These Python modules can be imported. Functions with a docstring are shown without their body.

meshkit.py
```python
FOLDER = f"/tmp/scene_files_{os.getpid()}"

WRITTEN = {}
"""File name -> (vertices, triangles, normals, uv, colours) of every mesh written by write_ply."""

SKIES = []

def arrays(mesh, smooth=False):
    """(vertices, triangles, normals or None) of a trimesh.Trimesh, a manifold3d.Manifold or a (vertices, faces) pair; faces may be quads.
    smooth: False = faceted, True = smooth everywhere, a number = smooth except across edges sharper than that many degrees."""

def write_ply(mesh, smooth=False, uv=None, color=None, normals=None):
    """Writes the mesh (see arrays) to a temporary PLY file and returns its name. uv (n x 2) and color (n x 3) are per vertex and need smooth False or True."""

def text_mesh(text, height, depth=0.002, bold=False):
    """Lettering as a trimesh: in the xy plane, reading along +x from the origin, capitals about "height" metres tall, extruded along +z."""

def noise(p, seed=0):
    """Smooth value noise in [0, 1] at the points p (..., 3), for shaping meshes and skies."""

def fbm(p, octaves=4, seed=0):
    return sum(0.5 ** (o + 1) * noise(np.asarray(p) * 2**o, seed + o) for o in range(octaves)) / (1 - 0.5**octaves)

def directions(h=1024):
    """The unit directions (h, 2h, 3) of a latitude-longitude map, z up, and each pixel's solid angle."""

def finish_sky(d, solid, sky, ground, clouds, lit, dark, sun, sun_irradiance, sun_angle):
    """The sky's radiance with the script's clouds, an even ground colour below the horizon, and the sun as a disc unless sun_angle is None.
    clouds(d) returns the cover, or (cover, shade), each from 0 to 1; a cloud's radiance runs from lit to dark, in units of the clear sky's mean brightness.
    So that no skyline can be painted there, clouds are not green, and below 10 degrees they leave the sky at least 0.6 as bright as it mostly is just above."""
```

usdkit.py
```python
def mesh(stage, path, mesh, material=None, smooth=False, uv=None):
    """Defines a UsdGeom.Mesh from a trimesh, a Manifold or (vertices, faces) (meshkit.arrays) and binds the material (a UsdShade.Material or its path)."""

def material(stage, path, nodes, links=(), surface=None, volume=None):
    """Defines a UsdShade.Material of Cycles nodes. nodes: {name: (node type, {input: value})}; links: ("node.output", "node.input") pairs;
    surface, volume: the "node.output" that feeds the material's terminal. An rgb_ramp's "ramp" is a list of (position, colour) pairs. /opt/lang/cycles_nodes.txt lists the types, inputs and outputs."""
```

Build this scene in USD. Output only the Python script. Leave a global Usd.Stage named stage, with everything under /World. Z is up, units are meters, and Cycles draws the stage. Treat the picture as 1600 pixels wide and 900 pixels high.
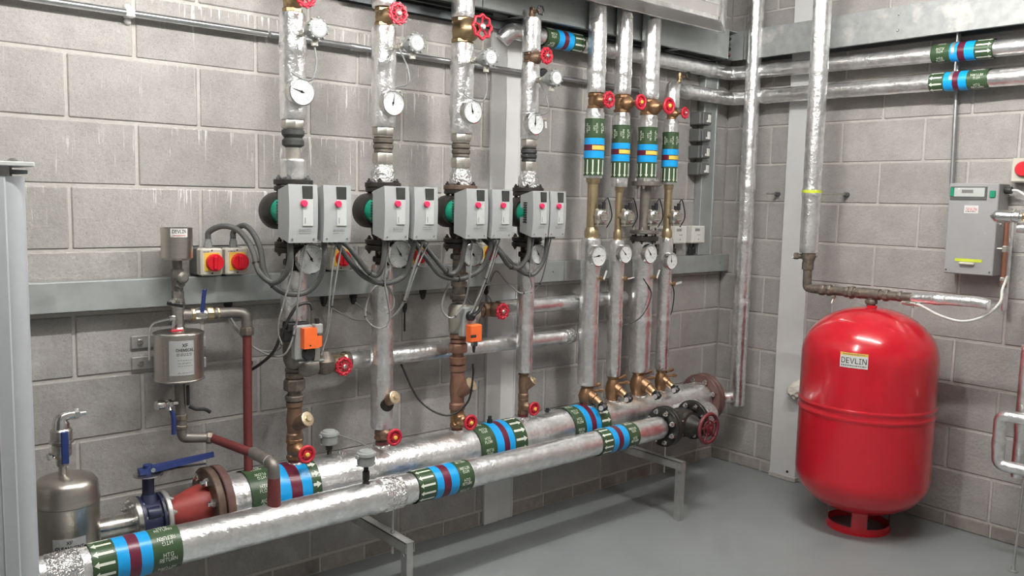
import math, random
import numpy as np, trimesh, usdkit, meshkit
from pxr import Usd, UsdGeom, UsdLux, UsdShade, Gf, Sdf

random.seed(7)
PI = math.pi
stage = Usd.Stage.CreateInMemory()
UsdGeom.SetStageUpAxis(stage, UsdGeom.Tokens.z)
UsdGeom.SetStageMetersPerUnit(stage, 1.0)
UsdGeom.Xform.Define(stage, '/World')
stage.SetDefaultPrim(stage.GetPrimAtPath('/World'))

# ------------------------------------------------------------------ camera
cam = UsdGeom.Camera.Define(stage, '/World/camera')
cam.CreateHorizontalApertureAttr(36.0)
cam.CreateFocalLengthAttr(36.0 * 1322.556 / 1600)
cam.CreateClippingRangeAttr(Gf.Vec2f(0.05, 100))
EYE = (-4.49017997, -3.21058936, 1.63141763)
RT = (0.76051792, -0.64896606, 0.02134337); UP = (0.05099205, 0.09246157, 0.99440971); FW = (0.64731159, 0.75517807, -0.10341079)
cam.AddTransformOp().Set(Gf.Matrix4d(*RT, 0, *UP, 0, *[-c for c in FW], 0, *EYE, 1))
cam.CreateExposureAttr(1.14)

# ------------------------------------------------------------------ light levels
TUBE = 150.0          # emission of the fluorescent tubes
dome = UsdLux.DomeLight.Define(stage, '/World/sky')   # faint; the room is closed
dome.CreateIntensityAttr(0.05)

# ------------------------------------------------------------------ materials
L = '/World/Looks/'
UsdGeom.Scope.Define(stage, '/World/Looks')
M = {}


def mat(name, col, rough=0.5, metal=0.0, vary=0.12, scale=30.0, bump=0.0, bscale=None, bdist=0.002, rnd=0.0, spec=0.5, coat=0.0, stretch=None, dirt=None, rvary=0.0):
    n = {'g': ('geometry', {}), 'p': ('principled_bsdf', {'roughness': rough, 'metallic': metal, 'specular_ior_level': spec, 'coat_weight': coat}),
         'm': ('mapping', {'scale': stretch or (1, 1, 1)}),
         'n': ('noise_texture', {'scale': scale, 'detail': 4.0, 'roughness': 0.6}),
         'r': ('rgb_ramp', {'ramp': [(0.25, tuple(c * (1 - vary) for c in col)), (0.75, tuple(min(1, c * (1 + vary)) for c in col))]})}
    l = [('g.position', 'm.vector'), ('m.vector', 'n.vector'), ('n.fac', 'r.fac')]
    out = 'r.color'
    if dirt:
        n['dn'] = ('noise_texture', {'scale': dirt[0], 'detail': 5.0, 'roughness': 0.65})
        n['dr'] = ('rgb_ramp', {'ramp': [(dirt[1], (0, 0, 0)), (dirt[2], (1, 1, 1))]})
        n['dm'] = ('mix', {'color2': dirt[3]})
        l += [('g.position', 'dn.vector'), ('dn.fac', 'dr.fac'), ('dr.color', 'dm.fac'), (out, 'dm.color1')]
        out = 'dm.color'
    if rnd:
        n['oi'] = ('object_info', {})
        n['mr'] = ('map_range', {'to_min': 1 - rnd, 'to_max': 1 + rnd})
        n['hv'] = ('hsv', {})
        l += [('oi.random', 'mr.value'), ('mr.result', 'hv.value'), (out, 'hv.color')]
        out = 'hv.color'
    l.append((out, 'p.base_color'))
    if rvary:
        n['rr'] = ('map_range', {'from_min': 0.3, 'from_max': 0.7, 'to_min': max(0.02, rough - rvary), 'to_max': rough + rvary})
        l += [('n.fac', 'rr.value'), ('rr.result', 'p.roughness')]
    if bump:
        n['bn'] = ('noise_texture', {'scale': bscale or scale, 'detail': 3.0, 'roughness': 0.6})
        n['b'] = ('bump', {'strength': bump, 'distance': bdist})
        l += [('m.vector', 'bn.vector'), ('bn.fac', 'b.height'), ('b.normal', 'p.normal')]
    M[name] = usdkit.material(stage, L + name, n, l, surface='p.BSDF')


def emit(name, col, s):
    M[name] = usdkit.material(stage, L + name, {'e': ('emission', {'color': col, 'strength': s})}, [], surface='e.emission')


def block_mat():
    # rough dense concrete block: fine grain, pits, and white lime runs that start at the joints
    n = {'g': ('geometry', {}), 'oi': ('object_info', {}),
         'n1': ('noise_texture', {'scale': 7.0, 'detail': 6.0, 'roughness': 0.7}),
         'n2': ('noise_texture', {'scale': 170.0, 'detail': 3.0, 'roughness': 0.6}),
         'v': ('voronoi_texture', {'scale': 60.0}),
         'r1': ('rgb_ramp', {'ramp': [(0.3, (0.325, 0.312, 0.297)), (0.7, (0.415, 0.40, 0.382))]}),
         'r2': ('rgb_ramp', {'ramp': [(0.3, (0.86, 0.86, 0.86)), (0.65, (1.05, 1.05, 1.05))]}),
         'rv': ('rgb_ramp', {'ramp': [(0.04, (0.62, 0.6, 0.58)), (0.17, (1, 1, 1))]}),
         'm1': ('mix', {'mix_type': 'multiply', 'fac': 1.0}), 'm2': ('mix', {'mix_type': 'multiply', 'fac': 0.8}),
         'sm': ('mapping', {'scale': (88, 88, 4.5)}), 'sn': ('noise_texture', {'scale': 1.0, 'detail': 3.0, 'roughness': 0.6, 'distortion': 0.7}),
         'sz': ('separate_xyz', {}), 'z1': ('math', {'math_type': 'multiply_add', 'value2': -1 / .225, 'value3': 2.1 / .225 + 20.02}), 'z2': ('math', {'math_type': 'fraction'}),
         'z3': ('math', {'math_type': 'multiply_add', 'value2': -.13}),
         'sr': ('rgb_ramp', {'ramp': [(0.562, (0, 0, 0)), (0.615, (1, 1, 1))]}),
         'am': ('mapping', {'scale': (1.5, 1.5, 2.4), 'location': (3.1, 0, 0.4)}), 'an': ('noise_texture', {'scale': 1.0, 'detail': 2.0}),
         'ar': ('rgb_ramp', {'ramp': [(0.42, (0, 0, 0)), (0.54, (1, 1, 1))]}),
         'mx': ('map_range', {'from_min': -1.7, 'from_max': -2.5, 'to_min': 0.0, 'to_max': 1.0, 'clamp': True}), 'mz': ('map_range', {'from_min': 1.38, 'from_max': 1.6, 'to_min': 0.0, 'to_max': 1.0, 'clamp': True}),
         'mm': ('math', {'math_type': 'multiply'}), 'ma': ('math', {'math_type': 'multiply'}),
         'cn': ('noise_texture', {'scale': 5.0, 'detail': 6.0, 'roughness': 0.7}), 'cr': ('rgb_ramp', {'ramp': [(0.50, (0, 0, 0)), (0.72, (1, 1, 1))]}),
         'cz': ('map_range', {'from_min': 1.25, 'from_max': 1.1, 'to_min': 0.0, 'to_max': 0.55, 'clamp': True}), 'cm': ('math', {'math_type': 'multiply'}), 'cm2': ('math', {'math_type': 'multiply'}), 'cx': ('mix', {'color2': (0.56, 0.55, 0.53)}),
         'sx': ('mix', {'mix_type': 'multiply', 'fac': 1.0}), 'sf': ('math', {'math_type': 'multiply', 'value2': 0.9}),
         'm3': ('mix', {'color2': (0.72, 0.71, 0.69)}),
         'mr': ('map_range', {'to_min': 0.93, 'to_max': 1.06}), 'hv': ('hsv', {}),
         'ad': ('math', {'math_type': 'add'}), 'b': ('bump', {'strength': 0.4, 'distance': 0.003}),
         'p': ('principled_bsdf', {'roughness': 0.9, 'specular_ior_level': 0.25})}
    l = [('g.position', 'n1.vector'), ('g.position', 'n2.vector'), ('g.position', 'v.vector'), ('n1.fac', 'r1.fac'), ('n2.fac', 'r2.fac'), ('v.distance', 'rv.fac'),
         ('r1.color', 'm1.color1'), ('r2.color', 'm1.color2'), ('m1.color', 'm2.color1'), ('rv.color', 'm2.color2'),
         ('g.position', 'sm.vector'), ('sm.vector', 'sn.vector'), ('g.position', 'sz.vector'), ('sz.z', 'z1.value1'), ('z1.value', 'z2.value1'), ('z2.value', 'z3.value1'), ('sn.fac', 'z3.value3'), ('z3.value', 'sr.fac'), ('g.position', 'am.vector'), ('am.vector', 'an.vector'), ('an.fac', 'ar.fac'),
         ('sr.color', 'sx.color1'), ('ar.color', 'ma.value1'), ('sz.x', 'mx.value'), ('sz.z', 'mz.value'), ('mx.result', 'mm.value1'), ('mz.result', 'mm.value2'), ('mm.value', 'ma.value2'), ('ma.value', 'sx.color2'), ('g.position', 'cn.vector'), ('cn.fac', 'cr.fac'), ('sz.z', 'cz.value'), ('cr.color', 'cm.value1'), ('cz.result', 'cm.value2'), ('mx.result', 'cm2.value1'), ('cm.value', 'cm2.value2'), ('cm2.value', 'cx.fac'), ('m2.color', 'cx.color1'), ('sx.color', 'sf.value1'), ('sf.value', 'm3.fac'), ('cx.color', 'm3.color1'),
         ('oi.random', 'mr.value'), ('mr.result', 'hv.value'), ('m3.color', 'hv.color'), ('hv.color', 'p.base_color'),
         ('n2.fac', 'ad.value1'), ('v.distance', 'ad.value2'), ('ad.value', 'b.height'), ('b.normal', 'p.normal')]
    M['block'] = usdkit.material(stage, L + 'block', n, l, surface='p.BSDF')


def foil_mat(name, col, rough, strength, sc, dist=0.004):
    # crinkled aluminium foil facing: small flat facets with sharp creases over a soft waviness
    n = {'g': ('geometry', {}), 'n0': ('noise_texture', {'scale': sc * .6, 'detail': 2.0}), 'wm': ('mix', {'mix_type': 'linear_light', 'fac': 0.012}),
         'n1': ('noise_texture', {'scale': sc * 0.5, 'detail': 2.0, 'roughness': 0.5}),
         'v1': ('voronoi_texture', {'scale': sc, 'feature': 'f1'}), 'v2': ('voronoi_texture', {'scale': sc * 2.7, 'feature': 'f1'}), 'n3': ('noise_texture', {'scale': 9.0, 'detail': 3.0}),
         'rr': ('map_range', {'from_min': 0.3, 'from_max': 0.7, 'to_min': rough * 0.75, 'to_max': rough * 1.3}),
         'k': ('math', {'math_type': 'multiply_add', 'value2': 0.45}), 'a': ('math', {'math_type': 'add'}),
         'b': ('bump', {'strength': strength, 'distance': dist}),
         'p': ('principled_bsdf', {'base_color': col, 'metallic': 0.94})}
    l = [('g.position', 'n1.vector'), ('g.position', 'n0.vector'), ('g.position', 'wm.color1'), ('n0.color', 'wm.color2'), ('wm.color', 'v1.vector'), ('wm.color', 'v2.vector'), ('g.position', 'n3.vector'), ('n3.fac', 'rr.value'), ('rr.result', 'p.roughness'),
         ('v2.distance', 'k.value1'), ('v1.distance', 'k.value3'), ('n1.fac', 'a.value1'), ('k.value', 'a.value2'), ('a.value', 'b.height'), ('b.normal', 'p.normal')]
    M[name] = usdkit.material(stage, L + name, n, l, surface='p.BSDF')


block_mat()
foil_mat('foil', (0.92, 0.92, 0.92), 0.25, 0.30, 62.0)
foil_mat('foil_header', (0.92, 0.92, 0.92), 0.29, 0.24, 62.0)
foil_mat('foil_crumpled', (0.90, 0.90, 0.90), 0.18, 0.9, 60.0, 0.008)
foil_mat('foil_smooth', (0.90, 0.90, 0.90), 0.28, 0.25, 50.0)
mat('mortar', (0.47, 0.45, 0.42), 0.9, vary=0.1, scale=60, bump=0.4, bscale=150)
mat('brick', (0.31, 0.285, 0.265), 0.9, vary=0.18, scale=25, bump=0.5, bscale=120, rnd=0.2)
mat('floor_paint', (0.25, 0.27, 0.272), 0.42, vary=0.10, scale=3.0, bump=0.05, bscale=60, dirt=(1.3, 0.60, 0.78, (0.16, 0.17, 0.165)), rvary=0.06)
mat('plaster', (0.60, 0.585, 0.57), 0.9, vary=0.04)
mat('ceiling_paint', (0.58, 0.57, 0.56), 0.9, vary=0.03)
mat('white_paint', (0.66, 0.665, 0.66), 0.5, vary=0.04, scale=12)
mat('galv', (0.45, 0.48, 0.475), 0.52, 0.6, vary=0.12, scale=14, rvary=0.08)
mat('galv_dull', (0.36, 0.375, 0.37), 0.6, 0.5, vary=0.15, scale=25, dirt=(6, 0.55, 0.7, (0.55, 0.54, 0.51)))
mat('strut', (0.50, 0.50, 0.49), 0.45, 0.75, vary=0.12, scale=30)
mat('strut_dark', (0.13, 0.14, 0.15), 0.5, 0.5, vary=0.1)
mat('conduit_bright', (0.72, 0.73, 0.74), 0.25, 1.0, vary=0.05)
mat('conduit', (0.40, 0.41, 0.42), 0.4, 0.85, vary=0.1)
mat('steel', (0.62, 0.60, 0.56), 0.30, 1.0, vary=0.08, scale=20, rvary=0.06)
mat('steel_brushed', (0.56, 0.53, 0.48), 0.34, 1.0, vary=0.08, scale=25, stretch=(1, 1, 14))
mat('chrome', (0.80, 0.79, 0.77), 0.14, 1.0, vary=0.03)
mat('zinc', (0.55, 0.53, 0.48), 0.38, 0.9, vary=0.15, scale=40)
mat('malleable', (0.21, 0.195, 0.175), 0.5, 0.6, vary=0.18, scale=35)
mat('malleable_dark', (0.155, 0.132, 0.112), 0.5, 0.5, vary=0.2, scale=35, dirt=(30, 0.5, 0.7, (0.28, 0.22, 0.17)))
mat('brass', (0.43, 0.315, 0.18), 0.40, 1.0, vary=0.12, scale=30)
mat('brass_tube', (0.50, 0.40, 0.25), 0.36, 0.9, vary=0.12, scale=20)
mat('bronze', (0.34, 0.20, 0.11), 0.40, 0.85, vary=0.15, scale=30)
mat('bronze_dark', (0.24, 0.155, 0.105), 0.45, 0.6, vary=0.2, scale=30)
mat('gunmetal', (0.27, 0.145, 0.10), 0.5, 0.4, vary=0.2, scale=25)
mat('plug_brass', (0.74, 0.60, 0.42), 0.35, 0.9, vary=0.08)
mat('copper', (0.50, 0.24, 0.17), 0.35, 0.9, vary=0.1)
mat('iron', (0.026, 0.023, 0.021), 0.42, 0.2, vary=0.25, scale=30)
mat('iron_rust', (0.13, 0.085, 0.065), 0.55, 0.2, vary=0.3, scale=40)
mat('rubber', (0.035, 0.036, 0.036), 0.6, vary=0.2)
mat('rubber_brown', (0.10, 0.085, 0.068), 0.6, vary=0.25)
mat('black_plastic', (0.020, 0.020, 0.022), 0.4, vary=0.1)
mat('grey_plastic', (0.37, 0.385, 0.385), 0.42, vary=0.02)
mat('panel_grey', (0.52, 0.545, 0.53), 0.38, vary=0.02)
mat('switch_grey', (0.125, 0.13, 0.13), 0.5, vary=0.05)
mat('actuator_grey', (0.33, 0.35, 0.34), 0.45, vary=0.03)
mat('valve_cream', (0.34, 0.315, 0.26), 0.5, 0.3, vary=0.12)
mat('screen_dark', (0.045, 0.047, 0.045), 0.18, vary=0.1)
mat('sensor_grey', (0.27, 0.28, 0.275), 0.5, 0.0, vary=0.1)
mat('cable_grey', (0.085, 0.087, 0.085), 0.5, vary=0.08)
mat('cable_light', (0.27, 0.27, 0.262), 0.4, vary=0.05)
mat('cable_black', (0.018, 0.017, 0.016), 0.45, vary=0.1)
mat('red_enamel', (0.56, 0.009, 0.022), 0.20, vary=0.03, coat=0.5)
mat('red_wheel', (0.52, 0.02, 0.042), 0.35, vary=0.1, scale=60)
mat('pink_button', (0.72, 0.035, 0.12), 0.4, vary=0.04)
mat('red_switch', (0.66, 0.012, 0.025), 0.35, vary=0.03)
mat('maroon', (0.135, 0.028, 0.028), 0.42, vary=0.12)
mat('maroon_wheel', (0.14, 0.022, 0.03), 0.40, vary=0.1)
mat('red_oxide', (0.30, 0.042, 0.036), 0.5, vary=0.12)
mat('flange_brown', (0.145, 0.075, 0.066), 0.5, vary=0.2)
mat('green_motor', (0.006, 0.30, 0.185), 0.32, vary=0.08)
mat('green_box', (0.01, 0.24, 0.13), 0.4, vary=0.06)
mat('blue_lever', (0.018, 0.035, 0.15), 0.38, vary=0.08)
mat('navy', (0.016, 0.019, 0.055), 0.42, vary=0.12)
mat('orange', (0.90, 0.16, 0.035), 0.42, vary=0.03)
mat('cream', (0.60, 0.575, 0.50), 0.45, vary=0.03)
mat('yellow', (0.80, 0.55, 0.08), 0.45, vary=0.03)
mat('lime', (0.62, 0.72, 0.05), 0.5, vary=0.03)
mat('white', (0.78, 0.78, 0.76), 0.5, vary=0.02)
mat('dial', (0.74, 0.76, 0.76), 0.45, vary=0.01)
mat('meter_white', (0.70, 0.70, 0.66), 0.45, vary=0.02)
mat('paper', (0.70, 0.70, 0.68), 0.55, vary=0.02)
mat('silver_label', (0.52, 0.53, 0.53), 0.40, 0.35, vary=0.03)
mat('ink', (0.03, 0.03, 0.03), 0.6, vary=0.0)
mat('ink_grey', (0.20, 0.20, 0.20), 0.6, vary=0.0)
mat('ink_red', (0.55, 0.05, 0.05), 0.6, vary=0.0)
mat('needle', (0.03, 0.03, 0.035), 0.5, vary=0.0)
mat('band_green', (0.042, 0.082, 0.036), 0.32, vary=0.05)
mat('band_blue', (0.008, 0.36, 0.80), 0.32, vary=0.03)
mat('band_maroon', (0.13, 0.012, 0.035), 0.32, vary=0.05)
mat('band_white', (0.72, 0.75, 0.66), 0.4, vary=0.03)
mat('band_yellow', (0.74, 0.58, 0.10), 0.4, vary=0.04)
mat('cabinet_grey', (0.40, 0.42, 0.44), 0.42, vary=0.03)
mat('cabinet_seal', (0.50, 0.50, 0.50), 0.30, vary=0.03)
mat('grey_unit', (0.36, 0.36, 0.365), 0.42, 0.1, vary=0.02)
mat('flue_white', (0.66, 0.63, 0.56), 0.7, vary=0.12, scale=40, bump=0.4)
mat('duct_foil', (0.66, 0.64, 0.62), 0.42, 0.75, vary=0.06, scale=8, bump=0.25, bscale=14, bdist=0.01)
emit('tube_glow', (1.0, 0.98, 0.94), TUBE)
M['glass'] = usdkit.material(stage, L + 'glass', {'t': ('transparent_bsdf', {}), 'gl': ('glossy_bsdf', {'roughness': 0.03, 'color': (1, 1, 1)}), 'm': ('mix_closure', {'fac': 0.03})},
                             [('t.BSDF', 'm.closure1'), ('gl.BSDF', 'm.closure2')], surface='m.closure')

# ------------------------------------------------------------------ scene helpers
USED = {}


def numbered(parent, name):
    k = (str(parent), name)
    USED[k] = USED.get(k, -1) + 1
    return name if USED[k] == 0 else f'{name}_{USED[k]:03d}'


SPLIT = {'fine_print': 'fine_print', 'flange_bolts': 'flange_bolt', 'valve_tails': 'valve_tail', 'spacer': 'spacer', 'collars': 'collar', 'union_nuts': 'union_nut', 'clip': 'pipe_clip', 'hinge': 'hinge', 'buttons': 'button', 'cooling_fins': 'cooling_fin', 'stop_lever': 'stop_lever', 'rod_nut': 'rod_nut', 'test_nozzle': 'test_nozzle_piece', 'rim': 'rim', 'gasket_bolts': 'gasket_bolt', 'wire_clip': 'wire_clip', 'foot_holes': 'hole'}


class T:                                   # a thing: an Xform at its base, parts are its children
    scale = 1.0

    def __init__(self, name, label, cat=None, loc=(0, 0, 0), rz=0.0, group=None, kind=None):
        self.loc, self.rz, self.name, self.cat = np.array(loc, float), rz, name, cat
        self.path = '/World/' + numbered('/World', name)
        x = UsdGeom.Xform.Define(stage, self.path)
        x.AddTranslateOp().Set(Gf.Vec3d(*map(float, loc)))
        if rz:
            x.AddRotateZOp().Set(float(rz))
        self.prim = x.GetPrim()
        tag(self.prim, label, cat, group, kind)

    def part(self, name, mesh, m, label=None, parent=None, world=False, smooth=35):
        if name in SPLIT and isinstance(mesh, (list, tuple)):
            return [self.part(SPLIT[name], m_, m, label, parent, world, smooth) for m_ in mesh][0]
        base = parent or self.path
        mesh = fix(mesh)
        if self.scale != 1:
            mesh = mesh.copy(); mesh.vertices = mesh.vertices * A(self.scale, 1, self.scale)
        if world:
            mesh = mesh.copy(); mesh.apply_translation(-self.loc)
            if self.rz:
                mesh.apply_transform(trimesh.transformations.rotation_matrix(-math.radians(self.rz), (0, 0, 1)))
        p = base + '/' + numbered(base, name)
        g = usdkit.mesh(stage, p, mesh, M[m], smooth=smooth)
        if label:
            g.GetPrim().SetCustomDataByKey('label', label)
        return p

    def copy(self, label, loc, rz=0.0, group=None):
        o = T(self.name, label, self.cat, loc, rz, group)
        o.prim.GetReferences().AddInternalReference(self.path)
        o.prim.SetInstanceable(True)
        return o


def tag(p, label, cat=None, group=None, kind=None):
    for k, v in (('label', label), ('category', cat), ('group', group), ('kind', kind)):
        if v:
            p.SetCustomDataByKey(k, v)


def fix(mesh):
    if isinstance(mesh, (list, tuple)):
        mesh = trimesh.util.concatenate([fix(m) for m in mesh])
    return mesh


# ------------------------------------------------------------------ shape helpers
def A(*p):
    return np.array(p, float)


def box(x0, x1, y0, y1, z0, z1, b=0.0):
    x0, x1 = sorted((x0, x1)); y0, y1 = sorted((y0, y1)); z0, z1 = sorted((z0, z1))
    b = min(b, 0.49 * min(x1 - x0, y1 - y0, z1 - z0))
    if b <= 0:
        m = trimesh.creation.box((x1 - x0, y1 - y0, z1 - z0)); m.apply_translation(((x0 + x1) / 2, (y0 + y1) / 2, (z0 + z1) / 2)); return m
    pts = []
    for sx in (0, 1):
        for sy in (0, 1):
            for sz in (0, 1):
                c = A((x0, x1)[sx], (y0, y1)[sy], (z0, z1)[sz]); s = A(1 - 2 * sx, 1 - 2 * sy, 1 - 2 * sz) * b
                for k in range(3):
                    q = c + s; q[k] = c[k]; pts.append(q)
    return trimesh.convex.convex_hull(np.array(pts))


def frame(d):
    d = np.asarray(d, float); d = d / np.linalg.norm(d)
    r = np.cross((0, 0, 1), d) if abs(d[2]) < 0.9 else np.cross((0, 1, 0), d)
    r /= np.linalg.norm(r)
    return r, np.cross(d, r), d


def lathe(prof, o=(0, 0, 0), d=(0, 0, 1), n=28, rot=0.0):
    """prof: (radius, distance along d) pairs; closed with flat ends."""
    prof = [(max(r, 0), h) for r, h in prof]
    if prof[0][0] > 1e-6: prof = [(0, prof[0][1])] + prof
    if prof[-1][0] > 1e-6: prof = prof + [(0, prof[-1][1])]
    r, u, w = frame(d); a = np.linspace(0, 2 * PI, n, endpoint=False) + rot
    V, F = [], []
    for R, h in prof:
        V.append(np.asarray(o) + np.outer(R * np.cos(a), r) + np.outer(R * np.sin(a), u) + h * w)
    V = np.vstack(V)
    for i in range(len(prof) - 1):
        for j in range(n):
            k = (j + 1) % n; a0, a1, b0, b1 = i * n + j, i * n + k, (i + 1) * n + j, (i + 1) * n + k
            if prof[i][0] > 1e-9: F.append((a0, a1, b1))
            if prof[i + 1][0] > 1e-9: F.append((a0, b1, b0))
    m = trimesh.Trimesh(V, F, process=False); m.merge_vertices(); m.remove_unreferenced_vertices()
    return m


def cyl(p, q, r, n=24, b=0.0):
    p, q = A(*p), A(*q); h = np.linalg.norm(q - p)
    return lathe([(r - b, 0), (r, b), (r, h - b), (r - b, h)] if b else [(r, 0), (r, h)], p, q - p, n)


def hexnut(p, q, r, n=6, b=0.15):
    p, q = A(*p), A(*q); h = np.linalg.norm(q - p); c = min(h * 0.2, r * b)
    return lathe([(r * .9, 0), (r, c), (r, h - c), (r * .9, h)], p, q - p, n, PI / 6)


def spline(pts, k=8):
    P = np.asarray(pts, float)
    if len(P) < 3: return P
    P = np.vstack([2 * P[0] - P[1], P, 2 * P[-1] - P[-2]]); out = []
    for i in range(1, len(P) - 2):
        t = np.linspace(0, 1, k, endpoint=False)[:, None]; p0, p1, p2, p3 = P[i - 1:i + 3]
        out.append(0.5 * (2 * p1 + (p2 - p0) * t + (2 * p0 - 5 * p1 + 4 * p2 - p3) * t ** 2 + (3 * p1 - p0 - 3 * p2 + p3) * t ** 3))
    return np.vstack(out + [P[-2:-1]])


def arcs(pts, rad, k=6):
    """polyline with its corners rounded to a bend radius"""
    P = [A(*p) for p in pts]; out = [P[0]]
    for i in range(1, len(P) - 1):
        a, b = P[i - 1] - P[i], P[i + 1] - P[i]; la, lb = np.linalg.norm(a), np.linalg.norm(b); a, b = a / la, b / lb
        d = min(rad, la * .49, lb * .49)
        for t in np.linspace(0, 1, k + 1):
            out.append((1 - t) ** 2 * (P[i] + a * d) + 2 * t * (1 - t) * P[i] + t ** 2 * (P[i] + b * d))
    return np.array(out + [P[-1]])


def tube(pts, r, n=14, prof=None):
    """round sweep along a polyline; prof: radius per point; capped."""
    P = np.asarray(pts, float); R = np.full(len(P), r) if prof is None else np.asarray(prof)
    t = np.gradient(P, axis=0); t /= np.linalg.norm(t, axis=1)[:, None]
    u = frame(t[0])[0]; a = np.linspace(0, 2 * PI, n, endpoint=False); V, F = [], []
    for i in range(len(P)):
        u = u - t[i] * (u @ t[i]); u /= np.linalg.norm(u); w = np.cross(t[i], u)
        V.append(P[i] + R[i] * (np.outer(np.cos(a), u) + np.outer(np.sin(a), w)))
    V = np.vstack(V + [P[:1], P[-1:]]); N = len(P) * n
    for i in range(len(P) - 1):
        for j in range(n):
            k = (j + 1) % n
            F += [(i * n + j, i * n + k, (i + 1) * n + k), (i * n + j, (i + 1) * n + k, (i + 1) * n + j)]
    for j in range(n):
        k = (j + 1) % n
        F += [(N, k, j), (N + 1, (len(P) - 1) * n + j, (len(P) - 1) * n + k)]
    return trimesh.Trimesh(V, F, process=False)


def resample(P, step):
    P = np.asarray(P, float); s = np.r_[0, np.cumsum(np.linalg.norm(np.diff(P, axis=0), axis=1))]
    t = np.linspace(0, s[-1], max(2, int(s[-1] / step) + 1))
    return np.stack([np.interp(t, s, P[:, k]) for k in range(3)], 1)


def foil(pts, r, amp=0.0012, n=36, step=0.012, seed=0, rad=None, seams=(), prof=None):
    """foil-faced pipe insulation: slightly lumpy round sweep, with raised tape seams at given distances"""
    P = arcs(pts, rad, 8) if rad else np.asarray(pts, float)
    P = resample(P, step)
    s = np.r_[0, np.cumsum(np.linalg.norm(np.diff(P, axis=0), axis=1))]
    R = np.full(len(P), r) if prof is None else np.interp(s, [p[0] for p in prof], [p[1] for p in prof])
    for q in seams:
        R = R + 0.0022 * (np.abs(s - q) < 0.022) + 0.002 * np.exp(-((s - q) / 0.006) ** 2)
    R[0] -= 0.003; R[-1] -= 0.003
    m = tube(P, r, n, R)
    v = m.vertices.copy(); k = len(P) * n; c = np.repeat(P, n, 0); d = v[:k] - c
    q = v[:k] + seed * 3.7
    f = (meshkit.noise(q * 22) - .5) * .9 + (meshkit.noise(q * 90, 3) - .5) * .9
    v[:k] += d / np.linalg.norm(d, axis=1)[:, None] * (f * amp)[:, None]
    m.vertices = v
    return m


def torus(c, axis, R, r, n=32, k=10, lobes=0, depth=0.0):
    x, y, w = frame(axis); a = np.linspace(0, 2 * PI, n, endpoint=False); b = np.linspace(0, 2 * PI, k, endpoint=False); V, F = [], []
    for t in a:
        RR = R + depth * math.cos(lobes * t) if lobes else R
        e = math.cos(t) * x + math.sin(t) * y
        V += [np.asarray(c) + e * (RR + r * math.cos(q)) + w * r * math.sin(q) for q in b]
    for i in range(n):
        for j in range(k):
            i2, j2 = (i + 1) % n, (j + 1) % k
            F += [(i * k + j, i2 * k + j, i2 * k + j2), (i * k + j, i2 * k + j2, i * k + j2)]
    return trimesh.Trimesh(np.array(V), F, process=False)


def annulus(c, axis, R0, R1, h, n=36):
    return lathe_open([(R0, 0), (R1, 0), (R1, h), (R0, h), (R0, 0)], c, axis, n)


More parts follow.
